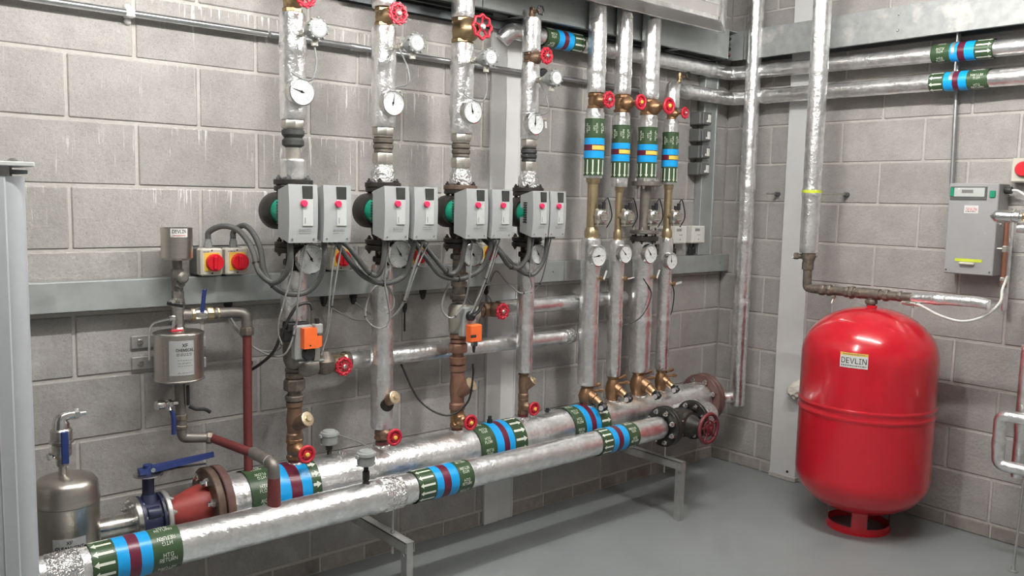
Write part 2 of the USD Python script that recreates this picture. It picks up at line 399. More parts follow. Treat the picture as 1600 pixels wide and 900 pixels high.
def lathe_open(prof, o, d, n=36, a0=0.0, a1=2 * PI):
    r, u, w = frame(d); full = a1 - a0 > 6.28
    a = np.linspace(a0, a1, n, endpoint=not full); V, F = [], []; N = len(a)
    for R, h in prof:
        V.append(np.asarray(o) + np.outer(R * np.cos(a), r) + np.outer(R * np.sin(a), u) + h * w)
    for i in range(len(prof) - 1):
        for j in range(N if full else N - 1):
            k = (j + 1) % N
            F += [(i * N + j, i * N + k, (i + 1) * N + k), (i * N + j, (i + 1) * N + k, (i + 1) * N + j)]
    return trimesh.Trimesh(np.vstack(V), F, process=False)


def prism(poly, axis, lo, hi):
    """extrude a 2D outline: axis 'x' -> outline in (y,z), 'y' -> (x,z), 'z' -> (x,y)"""
    from shapely.geometry import Polygon
    m = trimesh.creation.extrude_polygon(Polygon(poly), hi - lo, engine='earcut'); v = m.vertices.copy()
    if axis == 'x': m.vertices = np.stack([v[:, 2] + lo, v[:, 0], v[:, 1]], 1)
    elif axis == 'y': m.vertices = np.stack([v[:, 0], v[:, 2] + lo, v[:, 1]], 1); m.invert()
    else: m.vertices = v + (0, 0, lo)
    return m


def put(m, o, right, up):
    right, up = A(*right), A(*up); m = m.copy()
    m.vertices = np.asarray(o) + np.outer(m.vertices[:, 0], right) + np.outer(m.vertices[:, 1], up) + np.outer(m.vertices[:, 2], np.cross(right, up))
    return m


TXT = {}


def text(s, h, o, right=(1, 0, 0), up=(0, 0, 1), depth=0.0006, bold=False, center=True, width=None):
    k = (s, bold)
    if k not in TXT: TXT[k] = meshkit.text_mesh(s, 1.0, 1.0, bold)
    m = TXT[k].copy(); m.apply_scale((h, h, depth))
    if width: m.apply_scale((width / (m.bounds[1][0] - m.bounds[0][0]), 1, 1))
    if center: m.apply_translation((-(m.bounds[0][0] + m.bounds[1][0]) / 2, -h / 2, 0))
    return put(m, o, right, up)


def bars(o, right, up, w, rows, h, gap, depth=0.0005, seed=1):
    """lines of small print too fine to read"""
    rn = random.Random(seed); out = []
    for i in range(rows):
        x = -w / 2
        while x < w / 2 - 0.004:
            l = min(rn.uniform(0.004, 0.011), w / 2 - x)
            out.append(put(box(x, x + l, -h / 2 - i * gap, h / 2 - i * gap, 0, depth), o, right, up)); x += l + 0.003
    return out


def subdivide_x(m, step):
    for _ in range(4):
        e = m.vertices[m.edges_unique]; ln = np.abs(e[:, 0, 1] - e[:, 1, 1]).max()
        if ln < step: break
        m = m.subdivide()
    return m


def wrap(m, o, axis, ref, R):
    """bend a flat mesh (x along the axis, y round the girth from ref, z outward) round a pipe"""
    ax = A(*axis) / np.linalg.norm(axis); e = A(*ref); e = e - ax * (e @ ax); e /= np.linalg.norm(e); f = np.cross(e, ax)
    v = m.vertices; t = v[:, 1] / R; r = R + v[:, 2]
    m = m.copy(); m.vertices = np.asarray(o) + np.outer(v[:, 0], ax) + (r * np.cos(t))[:, None] * e + (r * np.sin(t))[:, None] * f
    return m


def flat_arrow(x0, x1, y, w, head):
    from shapely.geometry import Polygon
    s = 1 if x1 > x0 else -1
    m = trimesh.creation.extrude_polygon(Polygon([(x0, y - w / 2), (x1 - s * head, y - w / 2), (x1 - s * head, y - w * 1.25), (x1, y), (x1 - s * head, y + w * 1.25), (x1 - s * head, y + w / 2), (x0, y + w / 2)]), 0.0006, engine='earcut')
    return m


def id_band(t, o, axis, R, segs, words, arrow_dir, ref, narrow=1.0, yellow=False, arc=(0, 2 * PI), na=11, nt=8, txt_up=True):
    """pipe identification tape wrapped round the lagging. segs: lengths of text, blue, maroon, blue, arrows along axis from o"""
    ax = A(*axis); pos = 0.0; base = None; e = A(*ref)
    keys = ['green', 'blue', 'maroon', 'blue', 'green']; B = {}
    tot = sum(segs)
    o = A(*o)
    base = t.part('identification_band', lathe_open([(R, 0), (R + 0.0012, 0), (R + 0.0012, tot), (R, tot)], o, ax, 44), 'band_green', 'dark green pipe identification band', world=True)
    for k, (key, s) in enumerate(zip(keys, segs)):
        B[k] = (pos, pos + s)
        if key != 'green':
            t.part(key + '_stripe', lathe_open([(R + .001, 0), (R + 0.0018, 0), (R + 0.0018, s), (R + .001, s)], o + ax * pos, ax, 44), 'band_' + key, parent=base, world=True)
        pos += s
    if yellow:
        a, b = B[2]; m = trimesh.creation.box((b - a) * A(1, 0, 0) + A(0, R * 2.1, 0.0006)); m.vertices *= A(0.72, 1, 1)
        m = subdivide_x(m, 0.012); m.apply_translation(((a + b) / 2, R * 0.35, 0.0018))
        t.part('yellow_label', wrap(m, o, ax, e, R + 0.0006), 'band_yellow', parent=base, world=True)
    ia = 4 if arrow_dir > 0 else 0
    # arrows occupy the last green piece (arrow_dir>0: pointing along the axis) or, mirrored, the first
    a, b = B[4] if arrow_dir > 0 else B[0]
    w = 2 * PI * R / na
    ms = []
    for k in range(na):
        y = (k - na / 2 + .5) * w
        m = flat_arrow(a + .1 * (b - a), b - .04 * (b - a), y, w * .26, w * .45) if arrow_dir > 0 else flat_arrow(b - .1 * (b - a), a + .04 * (b - a), y, w * .26, w * .45)
        m.apply_translation((0, 0, 0.0014)); ms.append(wrap(m, o, ax, e, R))
    t.part('arrow_print', ms, 'band_white', 'white flow arrows', parent=base, world=True)
    a, b = B[0] if arrow_dir > 0 else B[4]
    w = 2 * PI * R / nt; ms = []
    h = min(w * .25, (b - a) * .24)
    for k in range(nt):
        y = (k - nt / 2 + .5) * w; up = 1 if k % 2 == 0 else -1
        for r_, wd in enumerate(words):
            m = text(wd, h, (0, 0, 0), (1, 0, 0), (0, 1, 0), width=min(len(wd) * h * .82, (b - a) * .60))
            m.apply_translation((0, (0.62 - 1.24 * r_) * h, 0))
            if up < 0: m.vertices = m.vertices * A(-1, -1, 1)
            if not txt_up: m.vertices = m.vertices * A(-1, -1, 1)
            m.apply_translation(((a + b) / 2, y, 0.0014)); ms.append(wrap(m, o, ax, e, R))
    t.part('lettering', ms, 'band_white', 'white lettering', parent=base, world=True)
    return base


# ================================================================== THE ROOM
H = 3.0
fl = T('floor', 'grey painted concrete floor of the plant room', 'floor', kind='structure')
fl.part('painted_slab', box(-6.9, 0.12, -5.3, 0.12, -0.12, 0.0), 'floor_paint')
ce = T('ceiling', 'pale flat ceiling above the pipework', 'ceiling', (0, 0, H), kind='structure')
ce.part('ceiling_slab', box(-6.9, 0.12, -5.3, 0.12, 0, 0.1), 'ceiling_paint')


def courses(k):
    zt = 2.1 - 0.225 * k
    return zt - 0.220, zt - 0.005


def block_wall(name, label, along, lo, hi, off, even_half, depth_axis, skip=()):
    t = T(name, label, 'wall', kind='structure')
    def bx(a, b, z0, z1, d0, d1, c):
        return box(a, b, d0, d1, z0, z1, c) if along == 'x' else box(d0, d1, a, b, z0, z1, c)
    t.part('mortar_bed', bx(lo, hi + (0.12 if along == 'x' else 0.0), 0.0, H, 0.0045, 0.12, 0), 'mortar')
    rn = random.Random(5)
    for k in range(-4, 9):
        z0, z1 = courses(k)
        z1 = min(z1, H - .002)
        half = (k % 2 == 0) == even_half
        j0 = off + (0.225 if half else 0)
        a = j0 - 0.45 * math.ceil((j0 - lo) / 0.45)
        while a < hi - 0.03:
            x0, x1 = max(a + 0.005, lo), min(a + 0.445, hi - 0.002)
            if x1 - x0 > 0.03:
                p = rn.uniform(-0.0012, 0.0012)
                t.part('block', bx(x0, x1, z0, z1, p, 0.06, 0.0045), 'block', smooth=False)
            a += 0.45
    a = lo
    while a < hi - 0.03:
        t.part('brick', bx(a + (.005 if along == 'y' else .0035), min(a + (.215 if along == 'y' else .2165), hi - .002), 0.002, 0.068, (-0.001 + rn.uniform(-.002, .002)) if along == 'y' else .0022 + rn.uniform(-.001, .001), 0.06, 0.003), 'brick', smooth=False)
        a += 0.22
    return t


block_wall('wall_left', 'grey concrete block wall behind the row of pumps with white lime runs', 'x', -5.0, 0.0, -3.573 + .05, True, 'y')
block_wall('wall_right', 'grey concrete block wall behind the red expansion vessel', 'y', -3.0, 0.0, -0.768 - .0, False, 'x')
t = T('wall_side', 'plain end wall of the plant room out of frame', 'wall', kind='structure'); t.part('wall_face', box(-6.9, -6.8, -5.3, 0.12, 0, H), 'plaster')
t.part('wall_face', box(-6.8, -5.0, 0.0, 0.12, 0, H), 'plaster')
t = T('wall_rear', 'plain wall of the plant room behind the viewpoint', 'wall', kind='structure'); t.part('wall_face', box(-6.8, 0.12, -5.3, -5.2, 0, H), 'plaster')
t.part('wall_face', box(0.0, 0.12, -5.2, -3.0, 0, H), 'plaster')

t = T('column', 'white painted steel column let into the block wall behind the third and fourth pumps', 'column', (-1.81, 0, 0), kind='structure')
t.part('flange_plate', box(-.092, .0, -.014, .05, 0, H, .002), 'white_paint'); t.part('flange_plate', box(.002, .092, -.008, .05, 0, H, .002), 'white_paint')
t.part('edge_bead', box(.088, .098, -.012, .03, 0, H, .002), 'white_paint')
t = T('column', 'white painted steel column on the block wall beside the red expansion vessel', 'column', (0, -0.53, 0), kind='structure')
t.part('flange_plate', box(-.03, .05, -.085, .085, 0.02, H, .003), 'white_paint'); t.part('base_grout', box(-.034, .05, -.09, .09, 0, .03, .004), 'mortar')
t.part('fixing_hole', cyl((-.031, -.035, .055), (-.0295, -.035, .055), .008), 'ink')

# fluorescent battens (light the room; above and behind the picture)
for x, y, rz, n, lab in [(-3.45, -1.32, 0, 1, 'white single-tube fluorescent batten on the ceiling along the row of pumps'), (-1.58, -1.72, 97, 1, 'white single-tube fluorescent batten on the ceiling between the return risers and the red vessel')]:
    t = T('fluorescent_batten', lab, 'ceiling light', (x, y, H), rz)
    t.part('housing', box(-.76, .76, -.05, .05, -.07, -.001, .006), 'white')
    for s in ((-1, 1) if n == 2 else (0,)):
        t.part('lamp_tube', cyl((-.73, s * .035, -.095), (.73, s * .035, -.095), .013, 16), 'tube_glow')
    for s in (-1, 1):
        t.part('lamp_holder', box(s * .73, s * .76, -.05, .05, -.11, -.06, .004), 'white')

# ================================================================== TRUNKING, TRAYS, CONDUITS
t = T('cable_trunking', 'long galvanised steel cable trunking along the wall under the rotary isolators', 'cable trunking', (-4.9, -.004, 1.218))
t.part('trunking_body', box(0, 4.896, -.056, -.001, 0, .104, .002), 'galv')
for a, b in ((0, 1.9), (1.904, 3.46), (3.464, 4.893)):
    t.part('trunking_lid', box(a, b, -.060, -.0555, .001, .103, .0015), 'galv')
for a in (1.98, 3.38, 3.55, 4.8):
    t.part('lid_screw', cyl((a, -.060, .052), (a, -.0625, .052), .004, 10), 'chrome')
t = T('cable_trunking', 'vertical galvanised trunking in the corner beside the two heat meters', 'cable trunking', (-.235, 0, 1.324))
t.part('trunking_body', box(-.065, .045, -.05, -.001, 0, 1.13, .002), 'galv'); t.part('edge_return', box(.045, .062, -.055, -.001, 0, 1.13, .002), 'galv')
t = T('cable_tray', 'wide galvanised cable tray high on the wall behind the flow risers', 'cable tray', (-4.9, -.154, 2.485))
t.part('front_panel', box(0, 2.82, 0, .004, 0, .165), 'galv'); t.part('front_panel', box(2.824, 4.665, 0, .004, 0, .165), 'galv')
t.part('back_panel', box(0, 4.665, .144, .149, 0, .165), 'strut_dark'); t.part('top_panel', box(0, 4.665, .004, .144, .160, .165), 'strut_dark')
t.part('front_lip', box(0, 4.665, .004, .024, 0, .004), 'galv'); t.part('back_lip', box(0, 4.665, .124, .144, 0, .004), 'galv')
for a in (1.35, 2.05, 2.45, 3.05, 3.6, 4.2):
    t.part('crossbar', box(a, a + .035, .004, .144, -.003, .001), 'galv')
for a in (2.62, 2.74):
    t.part('joint_bolt', lathe([(.007, 0), (.007, .003), (.004, .006)], (a, 0, .125), (0, -1, 0), 12), 'strut')
for i, (yy, zz, r, m) in enumerate([(.03, .02, .012, 'cable_grey'), (.06, .024, .014, 'cable_black'), (.09, .02, .012, 'cable_grey')]):
    c = T('power_cable', ['grey cable lying along the front lip of the cable tray', 'black cable lying in the middle of the cable tray', 'grey cable lying along the back of the cable tray'][i], 'cable', (-4.9, -.15 + yy, 2.485 + zz))
    c.part('sheath', tube([(0, 0, 0), (2.2, .004, .002), (4.66, 0, 0)], r, 8), m)
t = T('strut_channel', 'grey slotted channel fixed along the wall below the cable tray', 'strut channel', (-2.72, -.045, 2.432))
t.part('channel', [box(0, 2.35, 0, .043, .036, .04), box(0, 2.35, 0, .003, 0, .04), box(0, 2.35, .04, .043, 0, .04)], 'strut_dark')
t = T('cable_tray', 'galvanised cable tray along the block wall above the two banded pipes', 'cable tray', (-.15, -3.0, 2.485))
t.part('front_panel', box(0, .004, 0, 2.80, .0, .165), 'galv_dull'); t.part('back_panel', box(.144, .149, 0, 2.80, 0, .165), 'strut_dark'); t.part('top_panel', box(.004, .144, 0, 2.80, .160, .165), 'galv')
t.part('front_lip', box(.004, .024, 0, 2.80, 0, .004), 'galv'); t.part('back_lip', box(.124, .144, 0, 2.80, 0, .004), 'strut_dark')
for z in (.045, .125):
    t.part('joint_bolt', lathe([(.007, 0), (.007, .003), (.004, .006)], (0, 1.885, z), (-1, 0, 0), 12), 'strut')
t = T('cable_tray', 'open galvanised corner piece of the cable tray showing red and black cables', 'cable tray', (-.235, -.15, 2.485))
t.part('end_plate', box(0, .005, 0, .149, 0, .165), 'galv'); t.part('side_plate', box(.085, .09, -.045, .149, 0, .165), 'galv'); t.part('base_plate', box(.004, .086, .02, .149, 0, .004), 'strut_dark')
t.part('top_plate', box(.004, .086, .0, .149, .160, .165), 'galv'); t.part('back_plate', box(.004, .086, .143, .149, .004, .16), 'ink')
for i, (z, m, lab) in enumerate([(.035, 'maroon', 'dark red cable crossing the open tray corner'), (.07, 'cable_black', 'black cable crossing the open tray corner, lowest'), (.10, 'cable_grey', 'grey cable crossing the open tray corner'), (.13, 'cable_black', 'black cable crossing the open tray corner, highest')]):
    c = T('power_cable', lab, 'cable', (-.229, -.10, 2.485 + z)); c.part('sheath', tube([(0, 0, 0), (.04, -.006, .002), (.077, 0, 0)], .011, 8), m)

t = T('conduit', 'bright galvanised conduit crossing the lime-streaked blocks', 'conduit', (-4.9, -.032, 2.25))
t.part('conduit_tube', cyl((0, 0, 0), (1.86, 0, 0), .0125, 14), 'conduit_bright')
s = t.part('saddle_clip', box(1.34, 1.37, -.014, .03, -.015, .015, .004), 'white', 'white saddle clip')
for z in (-.024, .024):
    t.part('saddle_ear', lathe([(.012, 0), (.012, .004), (.008, .01)], (1.355, .03, z), (0, -1, 0), 14), 'white', parent=s)
t = T('conduit', 'conduit on the wall behind the flow risers, shade painted in as darker grey', 'conduit', (-3.03, -.032, 2.25))  # same run continued; the shade behind the risers is put into its darker metal
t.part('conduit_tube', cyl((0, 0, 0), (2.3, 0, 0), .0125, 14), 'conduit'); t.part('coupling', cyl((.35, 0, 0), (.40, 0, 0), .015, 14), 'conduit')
t.part('junction_box', cyl((1.42, .02, 0), (1.42, -.03, 0), .032, 20, .004), 'black_plastic')
t = T('conduit', 'grey conduit dropping from the tray to the pressurisation unit', 'conduit', (-.03, -1.385, 1.757))
for yy in (.0,):
    t.part('conduit_tube', cyl((0, yy, 0), (0.0, yy + .018, .74), .010, 12), 'conduit')
t = T('conduit', 'short grey conduit rising behind the flow pipe of the corner', 'conduit', (-.42, -.03, 2.3))
t.part('conduit_tube', cyl((.24, 0, 0), (.24, 0, .19), .008, 12), 'conduit_bright')

# foil-faced duct overhead
t = T('insulated_duct', 'large foil-wrapped rectangular duct hanging over the return risers', 'duct', (-1.6, -.26, 2.59))
t.part('foil_casing', prism([(-1.6, -.18), (.88, -.18), (1.18, 0), (-1.6, 0)], 'z', 0, .36), 'duct_foil', smooth=False)
t.part('tape_seam', box(-1.6, 1.17, -.012, .002, -.003, .022, .002), 'foil_smooth'); t.part('tape_seam', box(-1.6, .876, -.183, -.15, .075, .10, .002), 'foil_smooth'); t.part('tape_seam', box(-1.6, .87, -.184, -.165, -.003, .02, .002), 'foil_smooth')
t.part('corner_tape', prism([(.86, -.184), (.885, -.184), (1.19, .003), (1.165, .003)], 'z', -.004, .36), 'foil_smooth')
t = T('power_cable', 'black cable looping down the corner beside the foil duct', 'cable', (-.28, -.05, 2.6))
t.part('sheath', tube(spline([(.06, 0, .38), (.055, 0, .2), (.085, 0, .1), (.07, -.01, -.0), (.02, -.02, -.05), (-.05, -.03, -.055)], 8), .008, 8), 'cable_black')
t.part('branch', tube(spline([(.06, 0, .18), (.03, -.01, .12), (-.05, -.02, .09)], 6), .006, 8), 'cable_black')

# ================================================================== BUILDERS OF THE PLANT'S FITTINGS
YC = -0.2                                    # the risers stand 0.2 m off the wall


def foil_pipe(label, pts, r, seams=(), rad=None, seed=0, amp=.0012, m='foil', prof=None, loc=None, tape=None):
    t = T('foil_clad_pipe', label, 'insulated pipe', loc or tuple(pts[0]))
    t.part('foil_lagging', foil(pts, r, amp, seed=seed, rad=rad, seams=seams, prof=prof), m, world=True)
    for q in tape or ():
        a, b, rr = q
        t.part('foil_tape', foil([a, b], rr, .0012, seed=seed + 1, step=.006), 'foil_crumpled', world=True)
    return t


def wheel_mesh(c, R, kind, face):
    """red handwheel facing -y: 'fine' scalloped, 'solid' plain rim, 'star' lobed open wheel"""
    c = A(*c)
    if kind == 'fine':
        ms = [torus(c, (0, 1, 0), R * .80, R * .17, 48, 10, 9, R * .06)]
        ms += [lathe([(R * .15, -.004), (R * .17, 0), (R * .15, .004)], c + A(math.cos(k * 2 * PI / 9), 0, math.sin(k * 2 * PI / 9)) * R * .92, (0, 1, 0), 10) for k in range(9)]
        sp = 9; hub = R * .38
    elif kind == 'solid':
        ms = [torus(c, (0, 1, 0), R * .83, R * .19, 40, 12)]; sp = 4; hub = R * .45
        ms.append(lathe([(R * .8, .0), (R * .8, .004)], c + A(0, .002, 0), (0, 1, 0), 32))
    else:
        ms = [torus(c, (0, 1, 0), R * .84, R * .13, 48, 10, 8, R * .07)]; sp = 5; hub = R * .3
    for k in range(sp):
        a = k * 2 * PI / sp + .3
        ms.append(tube([c + A(0, 0, 0), c + A(math.cos(a), 0, math.sin(a)) * R * .82], R * .085, 8))
    ms.append(lathe([(hub, -.006), (hub, .006)], c, (0, 1, 0), 24))
    return ms


def gate_valve(label, x, zc, half, body, wheel='fine', R=.036, reach=.10, rb=.034, nut='zinc', y0=YC, axis='z', big=1.0, group=None, wheelm='red_wheel'):
    t = T('gate_valve', label, 'valve', (x, y0, zc), group=group)
    d = (0, 0, 1) if axis == 'z' else (1, 0, 0)
    o = -A(*d) * half
    e = min(.02, half * .5)
    t.part('valve_body', [hexnut(o, o + A(*d) * e, rb * 1.12, 8), lathe([(rb * .8, 0), (rb * .9, .25 * half), (rb * 1.05, half), (rb * .9, 1.75 * half), (rb * .8, 2 * half)], o, d), hexnut(-o - A(*d) * e, -o, rb * 1.12, 8)], body)
    k = rb * big
    t.part('bonnet', lathe([(k * .95, .0), (k * 1.0, rb * .9), (k * .92, rb * 1.25), (k * .72, rb * 1.45), (k * .55, rb * 1.75), (k * .36, rb * 1.9), (k * .33, reach * .86)], (0, 0, 0), (0, -1, 0), 24), body)
    t.part('stem', cyl((0, -reach * .8, 0), (0, -reach - .006, 0), .006, 12), 'brass')
    w = t.part('handwheel', wheel_mesh((0, -reach, 0), R, wheel, 1), wheelm, 'red cast handwheel')
    t.part('hub_nut', lathe([(R * .25, 0), (R * .25, .005), (R * .15, .009)], (0, -reach - .005, 0), (0, -1, 0), 12), nut, parent=w)
    return t


def gauge(label, x, z, yf, R, ang, y0=YC, group='dial gauges'):
    t = T('dial_gauge', label, 'gauge', (x, yf, z), group=group)
    t.part('gauge_case', lathe([(R * .35, .034), (R * .92, .030), (R, .024), (R, .004), (R * .985, 0), (R * .90, -.002), (R * .88, .004), (0, .004)], (0, 0, 0), (0, 1, 0), 40), 'chrome')
    d = t.part('dial_plate', lathe([(R * .885, 0), (R * .885, .002)], (0, .0050, 0), (0, -1, 0), 40), 'dial')
    tk = []
    for k in range(31):
        a = math.radians(225 - 270 * k / 30); l = .12 if k % 5 == 0 else .06
        c = A(math.cos(a), 0, math.sin(a)); b = box(-R * .012, R * .012, -.0006, 0, 0, R * l)
        b.apply_transform(trimesh.transformations.rotation_matrix(PI / 2 - a, (0, 1, 0))); b.apply_translation(c * R * (.80 - l) + A(0, .003, 0)); tk.append(b)
    for k in range(0, 7):
        a = math.radians(225 - 45 * k); tk.append(text(str(k * 2), R * .10, (math.cos(a) * R * .56, .003, math.sin(a) * R * .56), depth=.0004))
    t.part('scale_marks', tk, 'ink_grey', parent=d)
    a = math.radians(ang); n = prism([(-R * .2, -R * .03), (R * .0, -R * .05), (R * .70, -R * .008), (R * .70, R * .008), (0, R * .05), (-R * .2, R * .03)], 'y', 0, .0008)
    n.apply_transform(trimesh.transformations.rotation_matrix(-a, (0, 1, 0))); n.apply_translation((0, .0012, 0))
    t.part('needle', [n, lathe([(R * .09, 0), (R * .09, .002)], (0, .0032, 0), (0, -1, 0), 16)], 'needle')
    t.part('lens', lathe([(R * .90, 0), (R * .90, .0015)], (0, .0, 0), (0, -1, 0), 40), 'glass')
    t.part('stem', [cyl((0, .03, 0), (0, y0 - yf - .005, 0), .008, 12), hexnut((0, .034, 0), (0, .05, 0), .013)], 'steel')
    return t


def transmitter(label, x, z, yf=-.38):
    t = T('temperature_transmitter', label, 'sensor', (x, yf, z), group='temperature transmitters')
    t.part('sensor_head', lathe([(.014, .085), (.018, .075), (.024, .055), (.034, .045), (.037, .03), (.037, .012), (.0, .012)], (0, 0, 0), (0, 1, 0), 28), 'sensor_grey')
    l = t.part('screw_lid', [lathe([(.036, .012), (.038, .009), (.036, .001), (.031, -.003), (0, -.003)], (0, 0, 0), (0, 1, 0), 28)] + [box(-.004, .004, -.003, .012, .034, .041, .001).apply_transform(trimesh.transformations.rotation_matrix(k * PI / 5, (0, 1, 0))) for k in range(10)], 'sensor_grey')
    t.part('white_label', [lathe([(.026, 0), (.026, .001)], (0, -.003, 0), (0, -1, 0), 28)], 'white', parent=l)
    t.part('small_print', bars((0, -.0042, .009), (1, 0, 0), (0, 0, 1), .03, 3, .0025, .007, seed=3), 'ink_grey', parent=l)
    t.part('probe_stem', [cyl((0, .07, 0), (0, YC - yf - .03, 0), .0085, 12), hexnut((0, .10, 0), (0, .118, 0), .015), hexnut((0, .125, 0), (0, .14, 0), .014)], 'zinc')
    t.part('cable_gland', [cyl((0, .03, -.03), (0, .03, -.052), .011, 12), hexnut((0, .03, -.045), (0, .03, -.058), .0125)], 'cream')
    return t


def flange(x, z0, z1, R, y=YC, n=8, axis='z', rb=.006, nutm=None):
    """a round flange with its bolts; returns (plate, bolts)"""
    d = A(0, 0, 1) if axis == 'z' else A(1, 0, 0); o = A(x, y, z0) if axis == 'z' else A(z0, y, x)
    pl = lathe([(R - .003, 0), (R, .003), (R, z1 - z0 - .003), (R - .003, z1 - z0)], o, d, 36)
    r, u, w = frame(d); bs = []
    for k in range(n):
        a = (k + .5) * 2 * PI / n; c = o + (math.cos(a) * r + math.sin(a) * u) * R * .78
        bs.append(fix([hexnut(c - w * rb * 1.4, c + w * (z1 - z0 + rb * 1.4), rb * 1.5), cyl(c - w * rb * 2.6, c + w * (z1 - z0 + rb * 2.6), rb * .8, 8)]))
    return pl, bs


# ---------------------------------------------------------------- twin-head circulation pump (local frame at the riser axis)
def twin_pump(label, loc, w=.113, gap=.024, yf=-.2, dx=.0105, s=1.0):
    t = T('circulation_pump', label, 'pump', loc)
    t.part('volute', [lathe([(.036, -.10), (.046, -.08), (.05, -.03), (.058, .0), (.05, .03), (.046, .08), (.036, .10)], (0, 0, 0), (0, 0, 1), 28),
                      lathe([(.062, -.045), (.07, -.02), (.07, .02), (.05, .05)], (-w * .55, 0, .02), (0, 1, 0), 28), lathe([(.062, -.045), (.07, -.02), (.07, .02), (.05, .05)], (w * .62, 0, .02), (0, 1, 0), 28)], 'iron')
    for z0, z1 in ((.095, .115), (-.118, -.098)):
        pl, bs = flange(0, z0, z1, .072, 0, 4)
        f = t.part('pump_flange', pl, 'iron'); t.part('flange_bolts', bs, 'iron_rust', parent=f)
    for side in (-1, 1):
        c = dx + side * (w + gap) / 2
        x0, x1 = c - w / 2, c + w / 2
        t.part('motor_cap', lathe([(.046, -.024), (.049, -.01), (.049, .012), (.042, .034), (.028, .045)], (c - .006, 0, .02), (0, 1, 0), 30), 'black_plastic', 'black dome at the motor')
        fins = [box(c - .056, c + .045, yb, yb + .002, .02 - .042, .02 + .03) for yb in ()]
        t.part('motor_housing', lathe([(.044, yf + .085), (.044, -.10), (.047, -.092), (.050, -.06), (.050, -.026), (.046, -.018)], (c - .006, 0, .02), (0, 1, 0), 30), 'green_motor', 'green motor housing')
        t.part('cooling_fins', [box(c - .055, c - .03, -.112, -.092, .02 + k * .011 - .046, .02 + k * .011 - .041) for k in range(9)], 'black_plastic')
        prof = [(yf + .09, .098), (yf + .006, .119), (yf + .0005, .06), (yf, .02), (yf + .001, -.03), (yf + .008, -.091), (yf + .09, -.070)]
        m = prism(prof, 'x', x0, x1)
        b = t.part('control_module', m, 'grey_plastic', 'grey electronics module', smooth=20)
        k = w / .113
        t.part('display', box(x0 + .053 * k, x0 + .092 * k, yf - .0015, yf + .008, .068, .114, .001), 'screen_dark', parent=b)
        t.part('setting_knob', lathe([(.0125, 0), (.0125, .010), (.011, .013)], (x0 + .056 * k, yf + .002, .051), (0, -1, 0), 24), 'pink_button', 'pink red setting knob', parent=b)
        t.part('front_plate', box(x0 + .052 * k, x0 + .092 * k, yf - .0028, yf + .004, -.03, .066, .001), 'panel_grey', parent=b)
        t.part('plate_print', [box(x0 + .059 * k, x0 + .062 * k, yf - .0034, yf - .0026, -.022, .0)] + bars((x0 + w * .55, yf - .0006, -.042), (1, 0, 0), (0, 0, 1), w * .42, 2, .0022, .008, seed=9), 'ink_grey', parent=b)
        for xx in (x0 + .014, x1 - .014):
            t.part('case_screw', lathe([(.0035, 0), (.0035, .002)], (xx, yf + .006, -.078), (0, -1, 0), 10), 'chrome', parent=b)
        for q in (.2, .42, .62):
            t.part('cable_gland', [hexnut((x0 + w * q, yf + .04, -.084), (x0 + w * q, yf + .04, -.100), .011 if q < .3 else .008)], 'cable_grey')
    return t


COLX = [-3.017, -2.62, -2.222, -1.823]
ORD = ['first', 'second', 'third', 'fourth']
p1 = twin_pump('grey twin-head pump with green motors, first of the four from the left', (COLX[0], YC, 1.552))
p1.copy('grey twin-head pump with green motors, second of the four from the left', (COLX[1], YC, 1.556), group='twin-head circulation pumps')
p1.copy('grey twin-head pump with green motors before the white column, third from the left', (COLX[2], YC, 1.556), group='twin-head circulation pumps')
tag(p1.prim, None, group='twin-head circulation pumps')
p4 = twin_pump('smaller grey twin-head pump nearest the return risers, last of the four', (COLX[3], YC, 1.556), w=.099, gap=.008, yf=-.155, dx=.0)
tag(p4.prim, None, group='twin-head circulation pumps')

